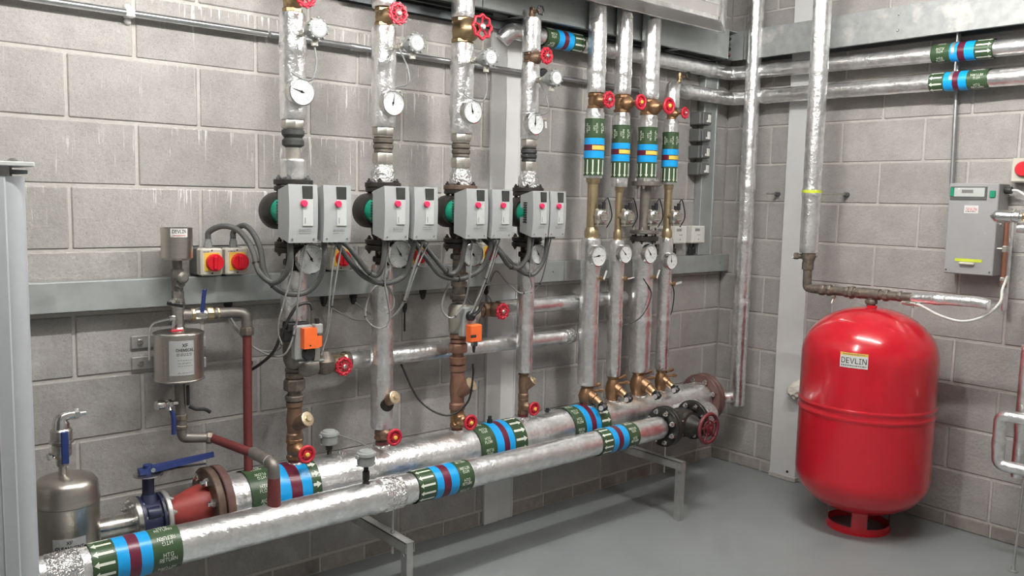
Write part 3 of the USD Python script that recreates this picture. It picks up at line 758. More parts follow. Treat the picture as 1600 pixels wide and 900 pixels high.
# ================================================================== FLOW RISERS
ZV = [(2.305, 2.40), (2.314, 2.389), (2.30, 2.408), (2.265, 2.311)]
RF = [.049, .050, .051, .044]
for i, x in enumerate(COLX):
    o = ORD[i]; z0, z1 = ZV[i]; r = RF[i]
    if i < 3:
        foil_pipe(f'bright foil-clad pipe above the top gate valve of the {o} flow riser', [(x, YC, z1), (x, YC, 2.985)], r, seed=i + 40)
    else:
        foil_pipe('short foil-clad stub under the brass air vent of the fourth flow riser', [(x, YC, z1), (x, YC, 2.468)], r, seed=44, amp=.0018)
    foil_pipe(f'foil-clad pipe carrying the dial gauge and transmitter above the {o} pump', [(x, YC, 1.915), (x, YC, z0)], r, seams=(.26,) if i != 2 else (.10, .3), seed=i, amp=.002)
    zc = (z0 + z1) / 2
    lab = f'brass gate valve with red handwheel at the top of the {o} flow riser'
    if i == 2:
        gate_valve('large round brass valve with open star-shaped red handwheel above the third pump', x, zc, (z1 - z0) / 2, 'brass', 'star', .055, .135, .046, y0=YC, big=1.15, group='gate valves')
    else:
        gate_valve(lab, x, zc, (z1 - z0) / 2, 'brass' if i < 2 else 'bronze_dark', 'fine', (.042, .043, 0, .037)[i], .105, .034, group='gate valves')
    t = T('rubber_bellows', f'{"brown" if i else "black"} rubber bellows with pipe unions above the {o} pump', 'bellows', (x, YC, 1.765))
    if i == 0: pr = [(.026, .045), (.041, .055), (.041, .072), (.033, .082), (.042, .094), (.042, .110), (.03, .118)]
    else: pr = [(.03, .045), (.038, .05), (.036, .06), (.041, .066), (.041, .078), (.035, .083), (.041, .088), (.041, .100), (.036, .105), (.039, .110), (.03, .118)]
    t.part('bellows_body', lathe([(q[0] * (.92 if i == 3 else 1), q[1]) for q in pr], (0, 0, 0), (0, 0, 1), 28), 'rubber' if i in (0, 3) else 'rubber_brown')
    t.part('union_nut', hexnut((0, 0, .117), (0, 0, .150), .047 * r / .05, 8), 'zinc'); t.part('union_collar', cyl((0, 0, .108), (0, 0, .119), .036 * r / .05), 'zinc')
    if i == 0: t.part('union_nut', cyl((0, 0, 0), (0, 0, .048), .028, 24, .002), 'zinc')
    else: t.part('union_nut', hexnut((0, 0, 0), (0, 0, .046), .045 * r / .05, 8), 'zinc')
    t = T('flanged_spool', f'foil-wrapped flanged spool bolted on top of the {o} pump', 'pipe flange', (x, YC, 1.67))
    t.part('foil_wrap', foil([(0, 0, .02), (0, 0, .098)], .048, .001 if i in (0, 3) else .006, step=.006, seed=i + 9, prof=[(0, .050), (.05, .048), (.06, .040), (.1, .036)] if i else None), 'foil_crumpled' if i else 'foil')
    pl, bs = flange(0, .0, .021, .074, 0, 4)
    f = t.part('flange', pl, 'iron_rust' if i == 2 else 'iron'); t.part('flange_bolts', bs, 'iron' if i else 'strut_dark', parent=f)
    # below the pump
    t = T('flanged_spool', f'dark flanged pipe stub bolted under the {o} pump', 'pipe flange', (x, YC, 1.434))
    pl, bs = flange(0, -.02, .0, .072, 0, 4)
    f = t.part('flange', pl, 'iron'); t.part('flange_bolts', bs, 'iron_rust', parent=f)
    zl = (1.345, 1.352, 1.172, 1.34)[i]
    t.part('pipe_stub', [cyl((0, 0, -.019), (0, 0, zl - 1.434), .030, 20), hexnut((0, 0, -.045), (0, 0, -.07), .04, 8)] + ([hexnut((0, 0, -.13), (0, 0, -.155), .042, 8), cyl((0, 0, -.17), (0, 0, -.19), .036, 20), hexnut((0, 0, -.225), (0, 0, -.25), .040, 8)] if i == 2 else []), 'iron' if i != 2 else 'malleable_dark')
    # gauges and sensors
    gauge(f'round white dial gauge on the foil pipe above the {o} pump', COLX[i] + (.003, .004, .009, -.02)[i], (2.014, 2.008, 2.008, 1.984)[i], (-.27, -.27, -.27, -.265)[i], .053, (165, 80, 103, 90)[i])
    gauge(f'round white dial gauge hanging below the {o} pump', COLX[i] + (.019, .017, .010, .006)[i], (1.394, 1.403, 1.39, 1.382)[i], (-.31, -.31, -.29, -.28)[i], (.058, .057, .055, .05)[i], (122, 122, 128, 120)[i])
    transmitter(f'grey temperature transmitter head on the {o} flow riser', COLX[i] + (.010, .033, .01, .0)[i], (2.228, 2.232, 2.224, 2.183)[i], (-.385, -.39, -.385, -.375)[i])
    # bottom gate valve on the header
    gate_valve(f'bronze gate valve with round red handwheel at the foot of the {o} flow riser', x, .642, .042 if i != 1 else .03, ('bronze', 'bronze_dark', 'bronze', 'bronze_dark')[i], 'solid', (.036, .036, .036, .034)[i], .10 if i < 3 else .08, (.030, .029, .030, .024)[i], 'yellow', group='gate valves')
    t = T('header_branch', f'dark red branch stub on the rear header under the {o} flow riser', 'pipe stub', (x, YC, .545))
    t.part('branch_tube', cyl((0, 0, 0), (0, 0, .058), .026, 20), 'maroon'); t.part('foil_collar', foil([(0, 0, .018), (0, 0, .045)], .036, .004, step=.005, seed=i), 'foil_crumpled')

# air vents with black keys
for (x, y, z, lab) in ((COLX[3], YC, 2.466, 'small brass air vent with black ring key on top of the fourth flow riser'), (-.735, YC, 2.292, 'small brass air vent with black ring key on the elbow of the last return riser')):
    t = T('air_vent', lab, 'air vent', (x, y, z))
    t.part('vent_body', [cyl((0, 0, 0), (0, 0, .052), .013, 16, .002), hexnut((0, 0, .012), (0, 0, .026), .016), cyl((0, 0, .03), (0, -.05, .03), .007, 12)], 'bronze_dark' if y == YC and z > 2.4 else 'brass')
    t.part('ring_key', torus((0, -.058, .03), (0, 1, 0), .019, .004, 24, 8, 6, .002), 'black_plastic')

# --- lower half of each flow riser
def nipple(label, x, z0, z1, rings, m):
    t = T('pipe_union', label, 'pipe fitting', (x, YC, z0))
    ms = [cyl((0, 0, 0), (0, 0, z1 - z0), .026, 20)]
    for a, b, r, hx in rings:
        ms.append(hexnut((0, 0, a - z0), (0, 0, b - z0), r, 8) if hx else cyl((0, 0, a - z0), (0, 0, b - z0), r, 24, .002))
    t.part('union_body', ms, m); return t


def strainer(label, x, z0, z1, R, m, d=(.25, -.85, .45)):
    t = T('pipe_strainer', label, 'strainer', (x, YC, z0)); h = z1 - z0
    t.part('strainer_body', [lathe([(R * .95, 0), (R * .95, h * .12), (R * .8, h * .16), (R * .95, h * .5), (R * .8, h * .85), (R * .95, h * .88), (R * .95, h)], (0, 0, 0), (0, 0, 1), 24), lathe([(R * .8, .0), (R * .85, R * 1.6), (R * .85, R * 2.3)], (0, 0, h * .35), d, 24)], m)
    dd = A(*d) / np.linalg.norm(d); c = A(0, 0, h * .35) + dd * R * 2.3
    p = t.part('strainer_cap', lathe([(R * .85, 0), (R * .85, .004), (R * .75, .006)], c, dd, 24), 'plug_brass')
    t.part('drain_plug', hexnut(c + dd * .005, c + dd * .014, R * .38, 8), 'plug_brass', parent=p)
    return t


x = COLX[0]
foil_pipe('short foil-clad pipe between the first pump and its mixing valve', [(x, YC, 1.152), (x, YC, 1.346)], .051, seed=61, amp=.0025)
t = T('mixing_valve', 'grey three-way mixing valve body under the first pump', 'valve', (x, YC, .963))
t.part('valve_body', [cyl((0, 0, 0), (0, 0, .19), .031, 20), lathe([(.03, .0), (.042, .03), (.046, .095), (.042, .16), (.03, .19)], (0, 0, 0), (0, 0, 1), 24), lathe([(.036, 0), (.042, .05), (.036, .09)], (0, 0, .0), (1, 0, 0), 20).apply_translation((0, 0, .0))], 'malleable')
t.part('bulb', lathe([(.0, .0), (.03, .01), (.043, .035), (.045, .06), (.03, .085), (.022, .10)], (.128, .0, -.045), (0, 0, 1), 24), 'malleable_dark'); t.part('side_branch', cyl((0.02, 0, -.0), (.16, .02, -.01), .026, 20), 'malleable_dark')
t.part('union_ring', [hexnut((0, 0, .150), (0, 0, .185), .044, 8)], 'iron')
nipple('dark brown threaded union below the first mixing valve', x, .83, .963, [(.95, .962, .036, 0), (.925, .945, .034, 0), (.875, .92, .042, 1), (.835, .855, .036, 0)], 'malleable_dark')
strainer('bronze strainer with pale screw plug above the foot valve of the first riser', x, .684, .83, .034, 'bronze_dark')
x = COLX[1]
foil_pipe('long foil-clad pipe from the second pump down to the rear header', [(x, YC, .662), (x, YC, 1.354)], .047, seams=(.28,), seed=62, amp=.0018)
t = T('pipe_strainer', 'bronze strainer branch poking out of the foil of the second riser', 'strainer', (x, YC, .79))
d = A(.15, -.88, .40) / np.linalg.norm(A(.15, -.88, .40))
t.part('strainer_branch', lathe([(.024, .0), (.026, .085)], (0, 0, -.02), d, 24), 'bronze_dark'); pq = t.part('strainer_cap', lathe([(.027, 0), (.027, .005), (.024, .007)], A(0, 0, -.02) + d * .085, d, 24), 'plug_brass')
t.part('drain_plug', hexnut(A(0, 0, -.02) + d * .091, A(0, 0, -.02) + d * .10, .011, 8), 'plug_brass', parent=pq)
t.part('cut_out', cyl((0, -.02, -.02), (0, -.0485, -.02), .03, 20), 'iron')
x = COLX[2]
t = T('mixing_valve', 'pale three-way mixing valve body under the third pump', 'valve', (x, YC, 1.03))
t.part('valve_body', [lathe([(.034, 0), (.044, .01), (.044, .04), (.048, .07), (.046, .115), (.036, .135)], (0, 0, 0), (0, 0, 1), 24), lathe([(.03, 0), (.04, .06), (.036, .10)], (0, 0, .085), (1, 0, 0), 20)], 'valve_cream')
nipple('rust-brown threaded union below the third mixing valve', x, .885, 1.03, [(1.01, 1.028, .039, 0), (.99, 1.004, .036, 0), (.945, .985, .045, 1), (.892, .925, .037, 0)], 'gunmetal')
strainer('rust-brown strainer with pale screw plug above the foot valve of the third riser', x, .684, .885, .038, 'gunmetal', (.32, -.75, .6))
x = COLX[3]
foil_pipe('foil-clad pipe from the fourth pump down towards its strainer', [(x, YC, .808), (x, YC, 1.342)], .041, seams=(.2,), seed=63, amp=.002)
strainer('slim dark bronze strainer hanging below the foil of the fourth riser', x, .684, .81, .027, 'bronze_dark', (.45, -.7, .75))

# actuators
def actuator(label, x, y, z, flip):
    t = T('valve_actuator', label, 'actuator', (x, y, z)); t.scale = .82
    t.part('grey_base', box(-.05, .04, .01, .05, -.075, .085, .006), 'actuator_grey')
    if not flip:
        t.part('orange_cover', prism([(-.025, -.02), (.045, -.02), (.065, -.012), (.065, .035), (.04, .035), (.04, .075), (-.025, .075)], 'y', -.022, .012), 'orange')
        t.part('dial_knob', lathe([(.030, 0), (.030, .018), (.025, .022)], (.01, .015, -.05), (0, -1, 0), 24), 'black_plastic'); t.part('bracket', box(.04, .07, .0, .04, -.085, -.02, .003), 'zinc'); t.part('base_arm', box(-.03, .10, .01, .03, -.092, -.084, .002), 'actuator_grey')
        t.part('cable_box', box(.035, .075, -.015, .02, .045, .09, .004), 'actuator_grey'); t.part('cable_boot', cyl((.055, .0, .09), (.05, .0, .12), .011, 14, .003), 'black_plastic'); t.part('fixing_hole', lathe([(.004, 0), (.004, .001)], (.005, -.0222, -.005), (0, -1, 0), 10), 'ink')
    else:
        t.part('orange_cover', box(-.035, .045, -.03, .012, -.10, -.005, .006), 'orange'); t.part('cover_slot', box(-.035, .0, -.0308, -.028, -.072, -.058), 'ink'); t.part('dial_knob', [lathe([(.026, 0), (.026, .02), (.02, .024)], (-.01, .01, .04), (0, -1, 0), 24), tube([(-.01, -.012, .04), (.025, -.016, .062), (.055, -.016, .105)], .009, 10)], 'black_plastic', 'black hand lever')
        t.part('cable_box', box(-.01, .015, -.028, .0, -.122, -.096, .003), 'screen_dark'); t.part('cable_boot', lathe([(.010, 0), (.006, .035)], (.0, -.015, -.122), (0, 0, -1), 12), 'black_plastic')
    t.part('drive_spindle', cyl((0, .04, -.05 if not flip else .03), (0, -y + YC - .02, -.05 if not flip else .03), .012, 12), 'zinc')
    t.scale = 1.0
    return t


actuator('orange and grey electric actuator on the first mixing valve', COLX[0] + .002, -.30, 1.072, False)
actuator('orange and grey electric actuator with black lever on the third mixing valve', COLX[2] + .016, -.28, 1.085, True)
t = T('lever_handle', 'black strap handle clamped around the first riser above its orange actuator', 'handle', (COLX[0], -.25, 1.13))
t.part('strap', [box(-.06, .03, -.02, .01, -.012, .02, .004), box(-.075, -.03, -.015, .02, -.05, .0, .004)], 'black_plastic')

# by-pass pipes behind the risers
gate_valve('brass gate valve with red handwheel on the by-pass beside the orange actuator', -2.80, .945, .05, 'brass_tube', 'fine', .038, .075, .036, y0=-.125, axis='x', group='gate valves')
t = T('pipe_union', 'dark threaded nipple joining the first mixing valve to the by-pass valve', 'pipe fitting', (-2.885, -.15, .945)); t.part('union_body', [tube([(-.02, -.01, 0), (.045, .025, 0)], .02, 14), hexnut((0, 0, 0), (.02, .01, 0), .03, 8)], 'brass_tube')
t = foil_pipe('lower foil-clad by-pass pipe running behind the pumps at knee height', [(-2.75, -.105, .945), (-1.40, -.105, .935)], .037, seams=(1.27,), seed=70, amp=.001, m='foil_smooth'); t.part('end_ring', cyl((-2.745, -.105, .945), (-2.725, -.105, .945), .041, 24), 'rubber_brown', world=True); t.part('end_wrap', foil([(-1.47, -.105, .935), (-1.41, -.105, .935)], .040, .003, step=.005, seed=3), 'foil_crumpled', world=True)
gate_valve('bronze gate valve with red handwheel on the side of the third mixing valve', -1.965, 1.112, .055, 'bronze_dark', 'fine', .038, .085, .034, y0=-.115, axis='x', group='gate valves')
t = T('pipe_union', 'bronze nipple joining the third mixing valve to its by-pass valve', 'pipe fitting', (-2.12, -.17, 1.112)); t.part('union_body', [tube([(.0, 0, 0), (.105, .055, 0)], .022, 14), hexnut((.04, .02, 0), (.07, .037, 0), .032, 8)], 'bronze_dark')
foil_pipe('upper foil-clad by-pass pipe ending at the third return riser', [(-1.91, -.105, 1.112), (-1.02, -.105, 1.112)], .039, seams=(.5,), seed=71, amp=.001, m='foil_smooth')
# ================================================================== RETURN RISERS
RX = [-1.386, -1.189, -.98, -.79]
RU = [.046, .043, .050, .040]; RL = [.050, .039, .057, .038]; RB = [.0495, .0465, .052, .0435]
BT = [2.043, 2.026, 2.030, 2.017]; BB = [1.761, 1.758, 1.764, 1.746]
BASE = [.690, .712, .713, .700]
for i, x in enumerate(RX):
    o = ORD[i]
    vt, vb = [(2.171, 2.093), (2.181, 2.09), (2.176, 2.093), (2.15, 2.085)][i]
    if i < 3:
        foil_pipe(f'foil-clad pipe rising behind the overhead duct from the {o} return riser', [(x, YC, vt), (x, YC, 2.95)], RU[i], seams=(.11,), seed=80 + i, amp=.0016)
    gate_valve(f'bronze gate valve with red handwheel above the banded pipe of the {o} return riser', x, (vt + vb) / 2, (vt - vb) / 2, 'bronze', ('fine', 'solid', 'solid', 'fine')[i], (.040, .040, .044, .030)[i], (.09, .125, .135, .09)[i], (.036, .038, .042, .024)[i], ('zinc', 'yellow', 'yellow', 'zinc')[i], group='gate valves')
    t = foil_pipe(f'foil-clad return pipe with green, blue and yellow identification band, {o} of the four return risers', [(x, YC, BB[i] - (.012, .047, .018, .012)[i]), (x, YC, vb)], RB[i] - .003, seed=84 + i, amp=.001)
    L_ = BT[i] - BB[i]
    id_band(t, (x, YC, BT[i]), (0, 0, -1), RB[i], [L_ * .34, L_ * .115, L_ * .105, L_ * .13, L_ * .31], ['HTG', 'RETURN'], 1, (-.30, -.95, 0), yellow=True, na=11, nt=8)
    zt = BB[i] - (.012, .047, .018, .012)[i]; zb = [1.447, 1.435, 1.466, 1.439][i]
    rr = (.027, .018, .029, .0215)[i]
    t = T('bare_pipe', f'bare {"grey steel flanged" if i == 2 else "brass"} pipe carrying a flow sensor on the {o} return riser', 'pipe', (x, YC, zb))
    h = zt - zb
    if i == 2:
        t.part('pipe_tube', cyl((0, 0, 0), (0, 0, h), rr, 24), 'malleable')
        for z0, z1, m in ((h - .026, h, 'malleable'), (0, .02, 'malleable'), (-.038, -.014, 'iron')):
            pl, bs = flange(0, z0, z1, .078, 0, 6); f = t.part('flange', pl, m); t.part('flange_bolts', bs, 'zinc' if m != 'iron' else 'iron', parent=f)
        t.part('gasket_bolts', [cyl((math.cos(a) * .06, math.sin(a) * .06, -.03), (math.cos(a) * .06, math.sin(a) * .06, .03), .006, 10) for a in (0.5, 2.1, 3.7, 5.2)], 'iron')
    else:
        t.part('pipe_tube', [cyl((0, 0, -.01), (0, 0, h + .01), rr, 24), lathe([(rr * 1.15, 0), (rr * 1.35, .01), (rr * 1.35, .035), (rr, .055)], (0, 0, -.0), (0, 0, 1), 24), lathe([(rr * 1.0, 0), (rr * 1.3, .015), (rr * 1.3, .035)], (0, 0, h - .03), (0, 0, 1), 24)], 'brass_tube')
    t = T('flow_sensor', f'steel flow sensor with black plug clipped to the {o} return riser', 'sensor', (x + .018, -.255, 1.56), group='flow sensors')
    t.part('sensor_body', [lathe([(.030, 0), (.036, .006), (.036, .02), (.028, .03), (.02, .034)], (0, .02, 0), (0, -1, 0), 24), box(-.032, .032, -.002, .03, -.042, .038, .008)], 'zinc')
    t.part('sensor_ring', torus((.002, -.013, -.005), (0, 1, 0), .026, .004, 28, 8), 'chrome'); t.part('cross_bar', [box(-.03, .0, -.018, -.006, .004, .012, .002), box(-.012, .02, -.018, -.006, -.022, -.016, .002)], 'zinc')
    t.part('plug', [cyl((.008, .0, .035), (.008, .0, .072), .010, 14, .002), cyl((-.016, .004, .036), (-.016, .004, .058), .008, 12)], 'black_plastic')
    t.part('mounting', cyl((-.01, .02, 0), (-.018, .05, 0), .02, 14), 'brass_tube'); t.part('base_plate', box(-.03, .034, .0, .024, -.052, -.043, .002), 'zinc')
    foil_pipe(f'long foil-clad pipe with dial gauge, {o} of the four return risers below its flow sensor', [(x, YC, BASE[i]), (x, YC, zb - (.0 if i != 2 else .038))], RL[i], seams=(.28, .62), seed=90 + i, amp=.0016)
    gauge(f'white dial gauge on the {o} return riser', (-1.409, -1.199, -1.013, -.816)[i], (1.362, 1.366, 1.362, 1.317)[i], (-.28, -.27, -.28, -.265)[i], (.056, .050, .053, .048)[i], (187, 135, 128, 100)[i])
    z = (1.245, 1.235, 1.235, 1.19)[i]
    t = T('test_point', f'small white tagged test plug under the gauge of the {o} return riser', 'test plug', (x + .02, YC - RL[i], z), group='tagged test plugs')
    t.part('plug_body', [cyl((0, .01, 0), (0, -.02, 0), .009, 12), hexnut((0, -.005, 0), (0, -.018, 0), .013)], 'brass'); t.part('tag', put(box(-.006, .006, -.004, .045, -.001, .001), (.004, -.024, 0), (.9, 0, -.43) if i != 3 else (0, 0, -1), (.43, 0, .9) if i % 2 == 0 else (1, 0, 0.15)), 'paper')
    # double regulating valve with black handwheel, leaning out towards the room
    rb = (.034, .032, .040, .029)[i]
    t = T('regulating_valve', f'bronze double regulating valve with black handwheel at the foot of the {o} return riser', 'valve', (x, YC, .585), group='double regulating valves')
    h = BASE[i] - .585
    t.part('valve_body', [lathe([(rb * .9, 0), (rb * 1.1, h * .2), (rb * 1.25, h * .45), (rb * 1.0, h * .7), (rb * .8, h * .85), (rb * 1.1, h), (rb * 1.1, h + .01)], (0, 0, 0), (0, 0, 1), 24), lathe([(rb * .8, 0), (rb * .85, rb * 1.6), (rb * .7, rb * 1.7), (rb * .62, rb * 2.5)], (0, 0, h * .62), (.22, -.80, -.50), 24)], 'bronze')
    d = A(.22, -.80, -.50) / np.linalg.norm(A(.22, -.80, -.50)); c = A(0, 0, h * .62) + d * rb * 2.4
    t.part('bonnet_ring', lathe([(rb * .62, 0), (rb * .62, .014)], c, d, 20), 'brass')
    w = t.part('handwheel', [lathe([(.012, 0), (.015, .008), (.012, .016), (.017, .020), (.017, .040), (.012, .045)], c + d * .012, d, 20)] + [cyl(c + d * .035, c + d * .035 + A(math.cos(a), .2, math.sin(a)) * .027, .006, 8) for a in (.4, 2.5, 4.6)], 'black_plastic', 'black handwheel')
    t.part('scale_disc', lathe([(.013, 0), (.013, .004)], c + d * .03 + A(-.026, -.012, -.006), (-.3, -1, .2), 18), 'silver_label', parent=w)
    t.part('test_nozzle', [cyl((.02, -.02, h * .7), (.07, -.055, h * .72), .0065, 10), hexnut((.05, -.04, h * .71), (.066, -.052, h * .72), .011), cyl((.02, -.02, h * .88), (.06, -.03, h * .98), .0065, 10), hexnut((.045, -.027, h * .94), (.066, -.032, h * .99), .010)], 'bronze')
    t = T('header_branch', f'red branch stub with foil collar on the rear header under the {o} return riser', 'pipe stub', (x, YC, .54)); t.part('branch_tube', cyl((0, 0, 0), (0, 0, .05), rb * .9, 20), 'maroon'); t.part('foil_collar', foil([(0, 0, .018), (0, 0, .044)], rb + .012, .004, step=.005, seed=i + 4), 'foil_crumpled')

LOWB = foil_pipe('lower foil-clad pipe bending from the last return riser along the wall round the corner', [(-.79, YC, 2.15), (-.79, YC, 2.262), (-.62, -.105, 2.268), (-.105, -.105, 2.268), (-.105, -3.0, 2.24)], .041, rad=.075, seed=100, amp=.0011, m='foil_smooth', seams=(.36, 1.0, 2.2))
t = foil_pipe('upper foil-clad pipe running along the wall behind the risers and round the corner', [(-1.885, -.06, 2.38), (-1.85, -.085, 2.425), (-.105, -.085, 2.418), (-.105, -3.0, 2.368)], .040, rad=.07, seed=101, amp=.0011, m='foil_smooth', seams=(.75, 1.6))
id_band(t, (-1.652, -.085, 2.4241), (1, 0, -.004), .0445, [.075, .037, .030, .037, .080], ['HTG', 'FLOW'], 1, (0, -.9, -.35), na=9, nt=6)
id_band(t, (-.105, -1.284, 2.398), (0, -1, -.0172), .0445, [.090, .037, .032, .044, .080], ['HTG', 'FLOW'], 1, (-.9, 0, -.3), na=9, nt=6)
id_band(LOWB, (-.105, -1.556, 2.2547), (0, 1, .0097), .0452, [.093, .038, .027, .043, .071], ['HTG', 'RETURN'], 1, (-.9, 0, -.3), na=9, nt=6)
for y in (-1.39,):
    t = T('pipe_hanger', 'thin threaded rod hanging the two banded pipes from the tray', 'pipe hanger', (-.105, y, 2.25)); t.part('threaded_rod', cyl((0, 0, .04), (0, 0, .24), .005, 10), 'strut'); t.part('clip', [annulus((0, -.008, .148), (0, 1, 0), .0445, .047, .016, 30), annulus((0, -.008, .008), (0, 1, 0), .0445, .047, .016, 30)], 'strut')

# ================================================================== HEADERS
RZ, RR = .487, .098
t = foil_pipe('large foil-clad rear header pipe under the flow risers with HTG FLOW bands', [(-3.295, YC, RZ), (-.43, YC, RZ)], RR, seams=(1.87, 2.5), seed=110, amp=.0022, m='foil_header')
id_band(t, (-3.233, YC, RZ), (1, 0, 0), RR + .003, [.105, .05, .045, .042, .04], ['HTG', 'FLOW'], 1, (0, -.9, .25), na=15, nt=12)
id_band(t, (-2.152, YC, RZ), (1, 0, 0), RR + .003, [.09, .043, .032, .034, .078], ['HTG', 'FLOW'], 1, (0, -.9, .25), na=15, nt=12)
id_band(t, (-1.554, YC, RZ), (1, 0, 0), RR + .003, [.075, .038, .034, .034, .075], ['HTG', 'FLOW'], 1, (0, -.9, .25), na=15, nt=12)
t.part('weld_flange', flange(RZ, -3.34, -3.31, .142, YC, 8, 'x')[0], 'flange_brown', 'red-brown flange', world=True)
for q, b in ((-1.29, .006), (-2.26, .004)): pass
t.part('test_cap', [cyl((-2.03, YC, RZ + RR - .01), (-2.03, YC, RZ + RR + .02), .013, 14), cyl((-2.03, YC, RZ + RR + .018), (-2.03, YC, RZ + RR + .036), .009, 12)], 'black_plastic', world=True)
f = t.part('end_flange', flange(RZ, -.425, -.395, .142, YC, 8, 'x')[0], 'flange_brown', 'brown end flange', world=True)
t.part('flange_bolts', flange(RZ, -.425, -.395, .142, YC, 8, 'x', .0115)[1], 'chrome', parent=f, world=True)
t = T('blind_flange', 'brown blanking flange bolted to the far end of the rear header', 'pipe flange', (-.392, YC, RZ)); t.part('flange_plate', flange(RZ, -.392, -.366, .142, YC, 8, 'x')[0], 'flange_brown', world=True)
foil_pipe('foil-clad drain pipe from the rear header end to the corner riser', [(-.366, YC, .47), (-.235, YC - .02, .47), (-.19, -.265, .47)], .034, rad=.05, seed=112, m='foil_smooth')
foil_pipe('tall foil-clad pipe standing in the corner beyond the return risers', [(-.15, -.272, .42), (-.15, -.272, 2.985)], .045, seams=(.62, 1.0, 1.32), seed=113, amp=.0011)

# red reducer, butterfly valve and air separator on the end of the rear header
t = T('reducer', 'red oxide cone reducer with flange joining the butterfly valve to the rear header', 'pipe reducer', (-3.53, YC, RZ))
t.part('reducer_cone', lathe([(.046, .015), (.050, .03), (.080, .115), (.084, .14), (.084, .17)], (0, 0, 0), (1, 0, 0), 36), 'red_oxide')
pl, bs = flange(0, .156, .184, .142, 0, 8, 'x', .0115); f = t.part('reducer_flange', pl, 'iron_rust', world=False); t.part('flange_bolts', bs, 'chrome', parent=f)
pl, bs = flange(0, .0, .018, .088, 0, 8, 'x', .006); f = t.part('small_flange', pl, 'strut'); t.part('flange_bolts', bs, 'strut', parent=f)
t = T('butterfly_valve', 'navy butterfly valve with long blue lever beside the red reducer', 'valve', (-3.573, YC, RZ))
t.part('valve_body', [lathe([(.085, -.038), (.085, -.03), (.07, -.028), (.07, .028), (.085, .03), (.085, .038)], (0, 0, 0), (1, 0, 0), 36), cyl((-.02, -.055, -.03), (.02, -.055, -.03), .022, 14), cyl((-.02, -.05, .035), (.02, -.05, .035), .022, 14)], 'navy')
t.part('neck', [cyl((0, 0, .06), (0, 0, .155), .020, 20), lathe([(.035, 0), (.022, .03)], (0, 0, .06), (0, 0, 1), 20)], 'navy')
t.part('notch_plate', [lathe([(.048, 0), (.048, .004)], (0, 0, .158), (0, 0, 1), 36)] + [box(.044, .052, -.002, .002, .158, .163).apply_transform(trimesh.transformations.rotation_matrix(k * .14 - .9, (0, 0, 1))) for k in range(12)], 'steel')
lv = t.part('lever', [prism([(-.02, -.015), (.05, -.016), (.20, -.008), (.245, -.004), (.245, .004), (.20, .008), (.05, .016), (-.02, .015)], 'z', .166, .185).apply_transform(trimesh.transformations.rotation_matrix(-.06, (0, 1, 0))), cyl((0, 0, .15), (0, 0, .195), .016, 16)], 'blue_lever', 'long blue lever')
t.part('lever_bolt', cyl((.012, -.016, .178), (.012, -.021, .178), .008, 14), 'chrome', parent=lv); t.part('latch', tube([(.02, 0, .163), (.10, 0, .165), (.20, -.01, .163)], .004, 8), 'black_plastic', parent=lv)
t = T('pipe_flange', 'bright steel flange between the separator outlet and the navy butterfly valve', 'pipe flange', (-3.631, YC, RZ)); pl, bs = flange(0, .0, .02, .088, 0, 8, 'x', .006); f = t.part('flange_plate', pl, 'steel'); t.part('flange_bolts', bs, 'strut', parent=f)
t = T('air_separator', 'stainless steel air separator vessel standing between the cabinet and the butterfly valve', 'air separator', (-3.832, YC, .30))
t.part('vessel_shell', lathe([(.02, .0), (.08, .01), (.098, .03), (.098, .305), (.1015, .309), (.1015, .319), (.098, .325), (.098, .348), (.094, .372), (.082, .388), (.05, .399), (.02, .403)], (0, 0, 0), (0, 0, 1), 48), 'steel_brushed')
t.part('outlet_pipe', cyl((.08, 0, .185), (.201, 0, .185), .034, 24), 'steel')
lb = t.part('name_plate', lathe_open([(.099, 0), (.0997, 0), (.0997, .115), (.099, .115)], (0, 0, .098), (0, 0, 1), 16, -1.75 - .5, -1.75 + .5), 'silver_label', 'silver name label')
ref = A(math.cos(-1.75), math.sin(-1.75), 0)
t.part('lettering', [wrap(put(text('CLEANVENT', .010, (0, 0, 0), (1, 0, 0), (0, 1, 0), bold=True, width=.085), (0, 0, 0), (0, 1, 0), (-1, 0, 0)), (0, 0, .183), (0, 0, -1), ref, .0998), wrap(put(text('XF', .011, (0, 0, 0), (1, 0, 0), (0, 1, 0), bold=True), (0, 0, 0), (0, 1, 0), (-1, 0, 0)), (0, 0, .200), (0, 0, -1), ref, .0998)], 'ink', parent=lb)
t = T('ball_valve', 'blue levered ball valve with steel elbow on top of the air separator', 'valve', (-3.842, YC, .70))
t.part('valve_body', [cyl((0, 0, 0), (0, 0, .03), .012, 14), hexnut((0, 0, .03), (0, 0, .055), .020), lathe([(.018, .055), (.030, .068), (.030, .10), (.024, .108)], (0, 0, 0), (0, 0, 1), 24), hexnut((0, 0, .105), (0, 0, .118), .037, 8), lathe([(.033, .118), (.033, .150), (.028, .156)], (0, 0, 0), (0, 0, 1), 24)], 'steel')
P_ = arcs([(0, 0, .150), (0, 0, .195), (.045, 0, .197)], .045, 10)
t.part('elbow', tube(P_, .02, 18, np.linspace(.027, .015, len(P_))), 'chrome'); t.part('hose_tail', [hexnut((.04, 0, .197), (.055, 0, .197), .018), cyl((.05, 0, .197), (.075, 0, .197), .008, 12)], 'chrome')
t.part('lever', [box(-.011, .011, -.046, -.040, .045, .155, .003), cyl((0, -.044, .075), (0, -.02, .075), .008, 12)], 'blue_lever', 'blue lever')
t.part('side_port', [cyl((0, 0, .07), (-.04, -.01, .07), .009, 12), hexnut((-.03, -.008, .07), (-.045, -.011, .07), .012)], 'chrome')

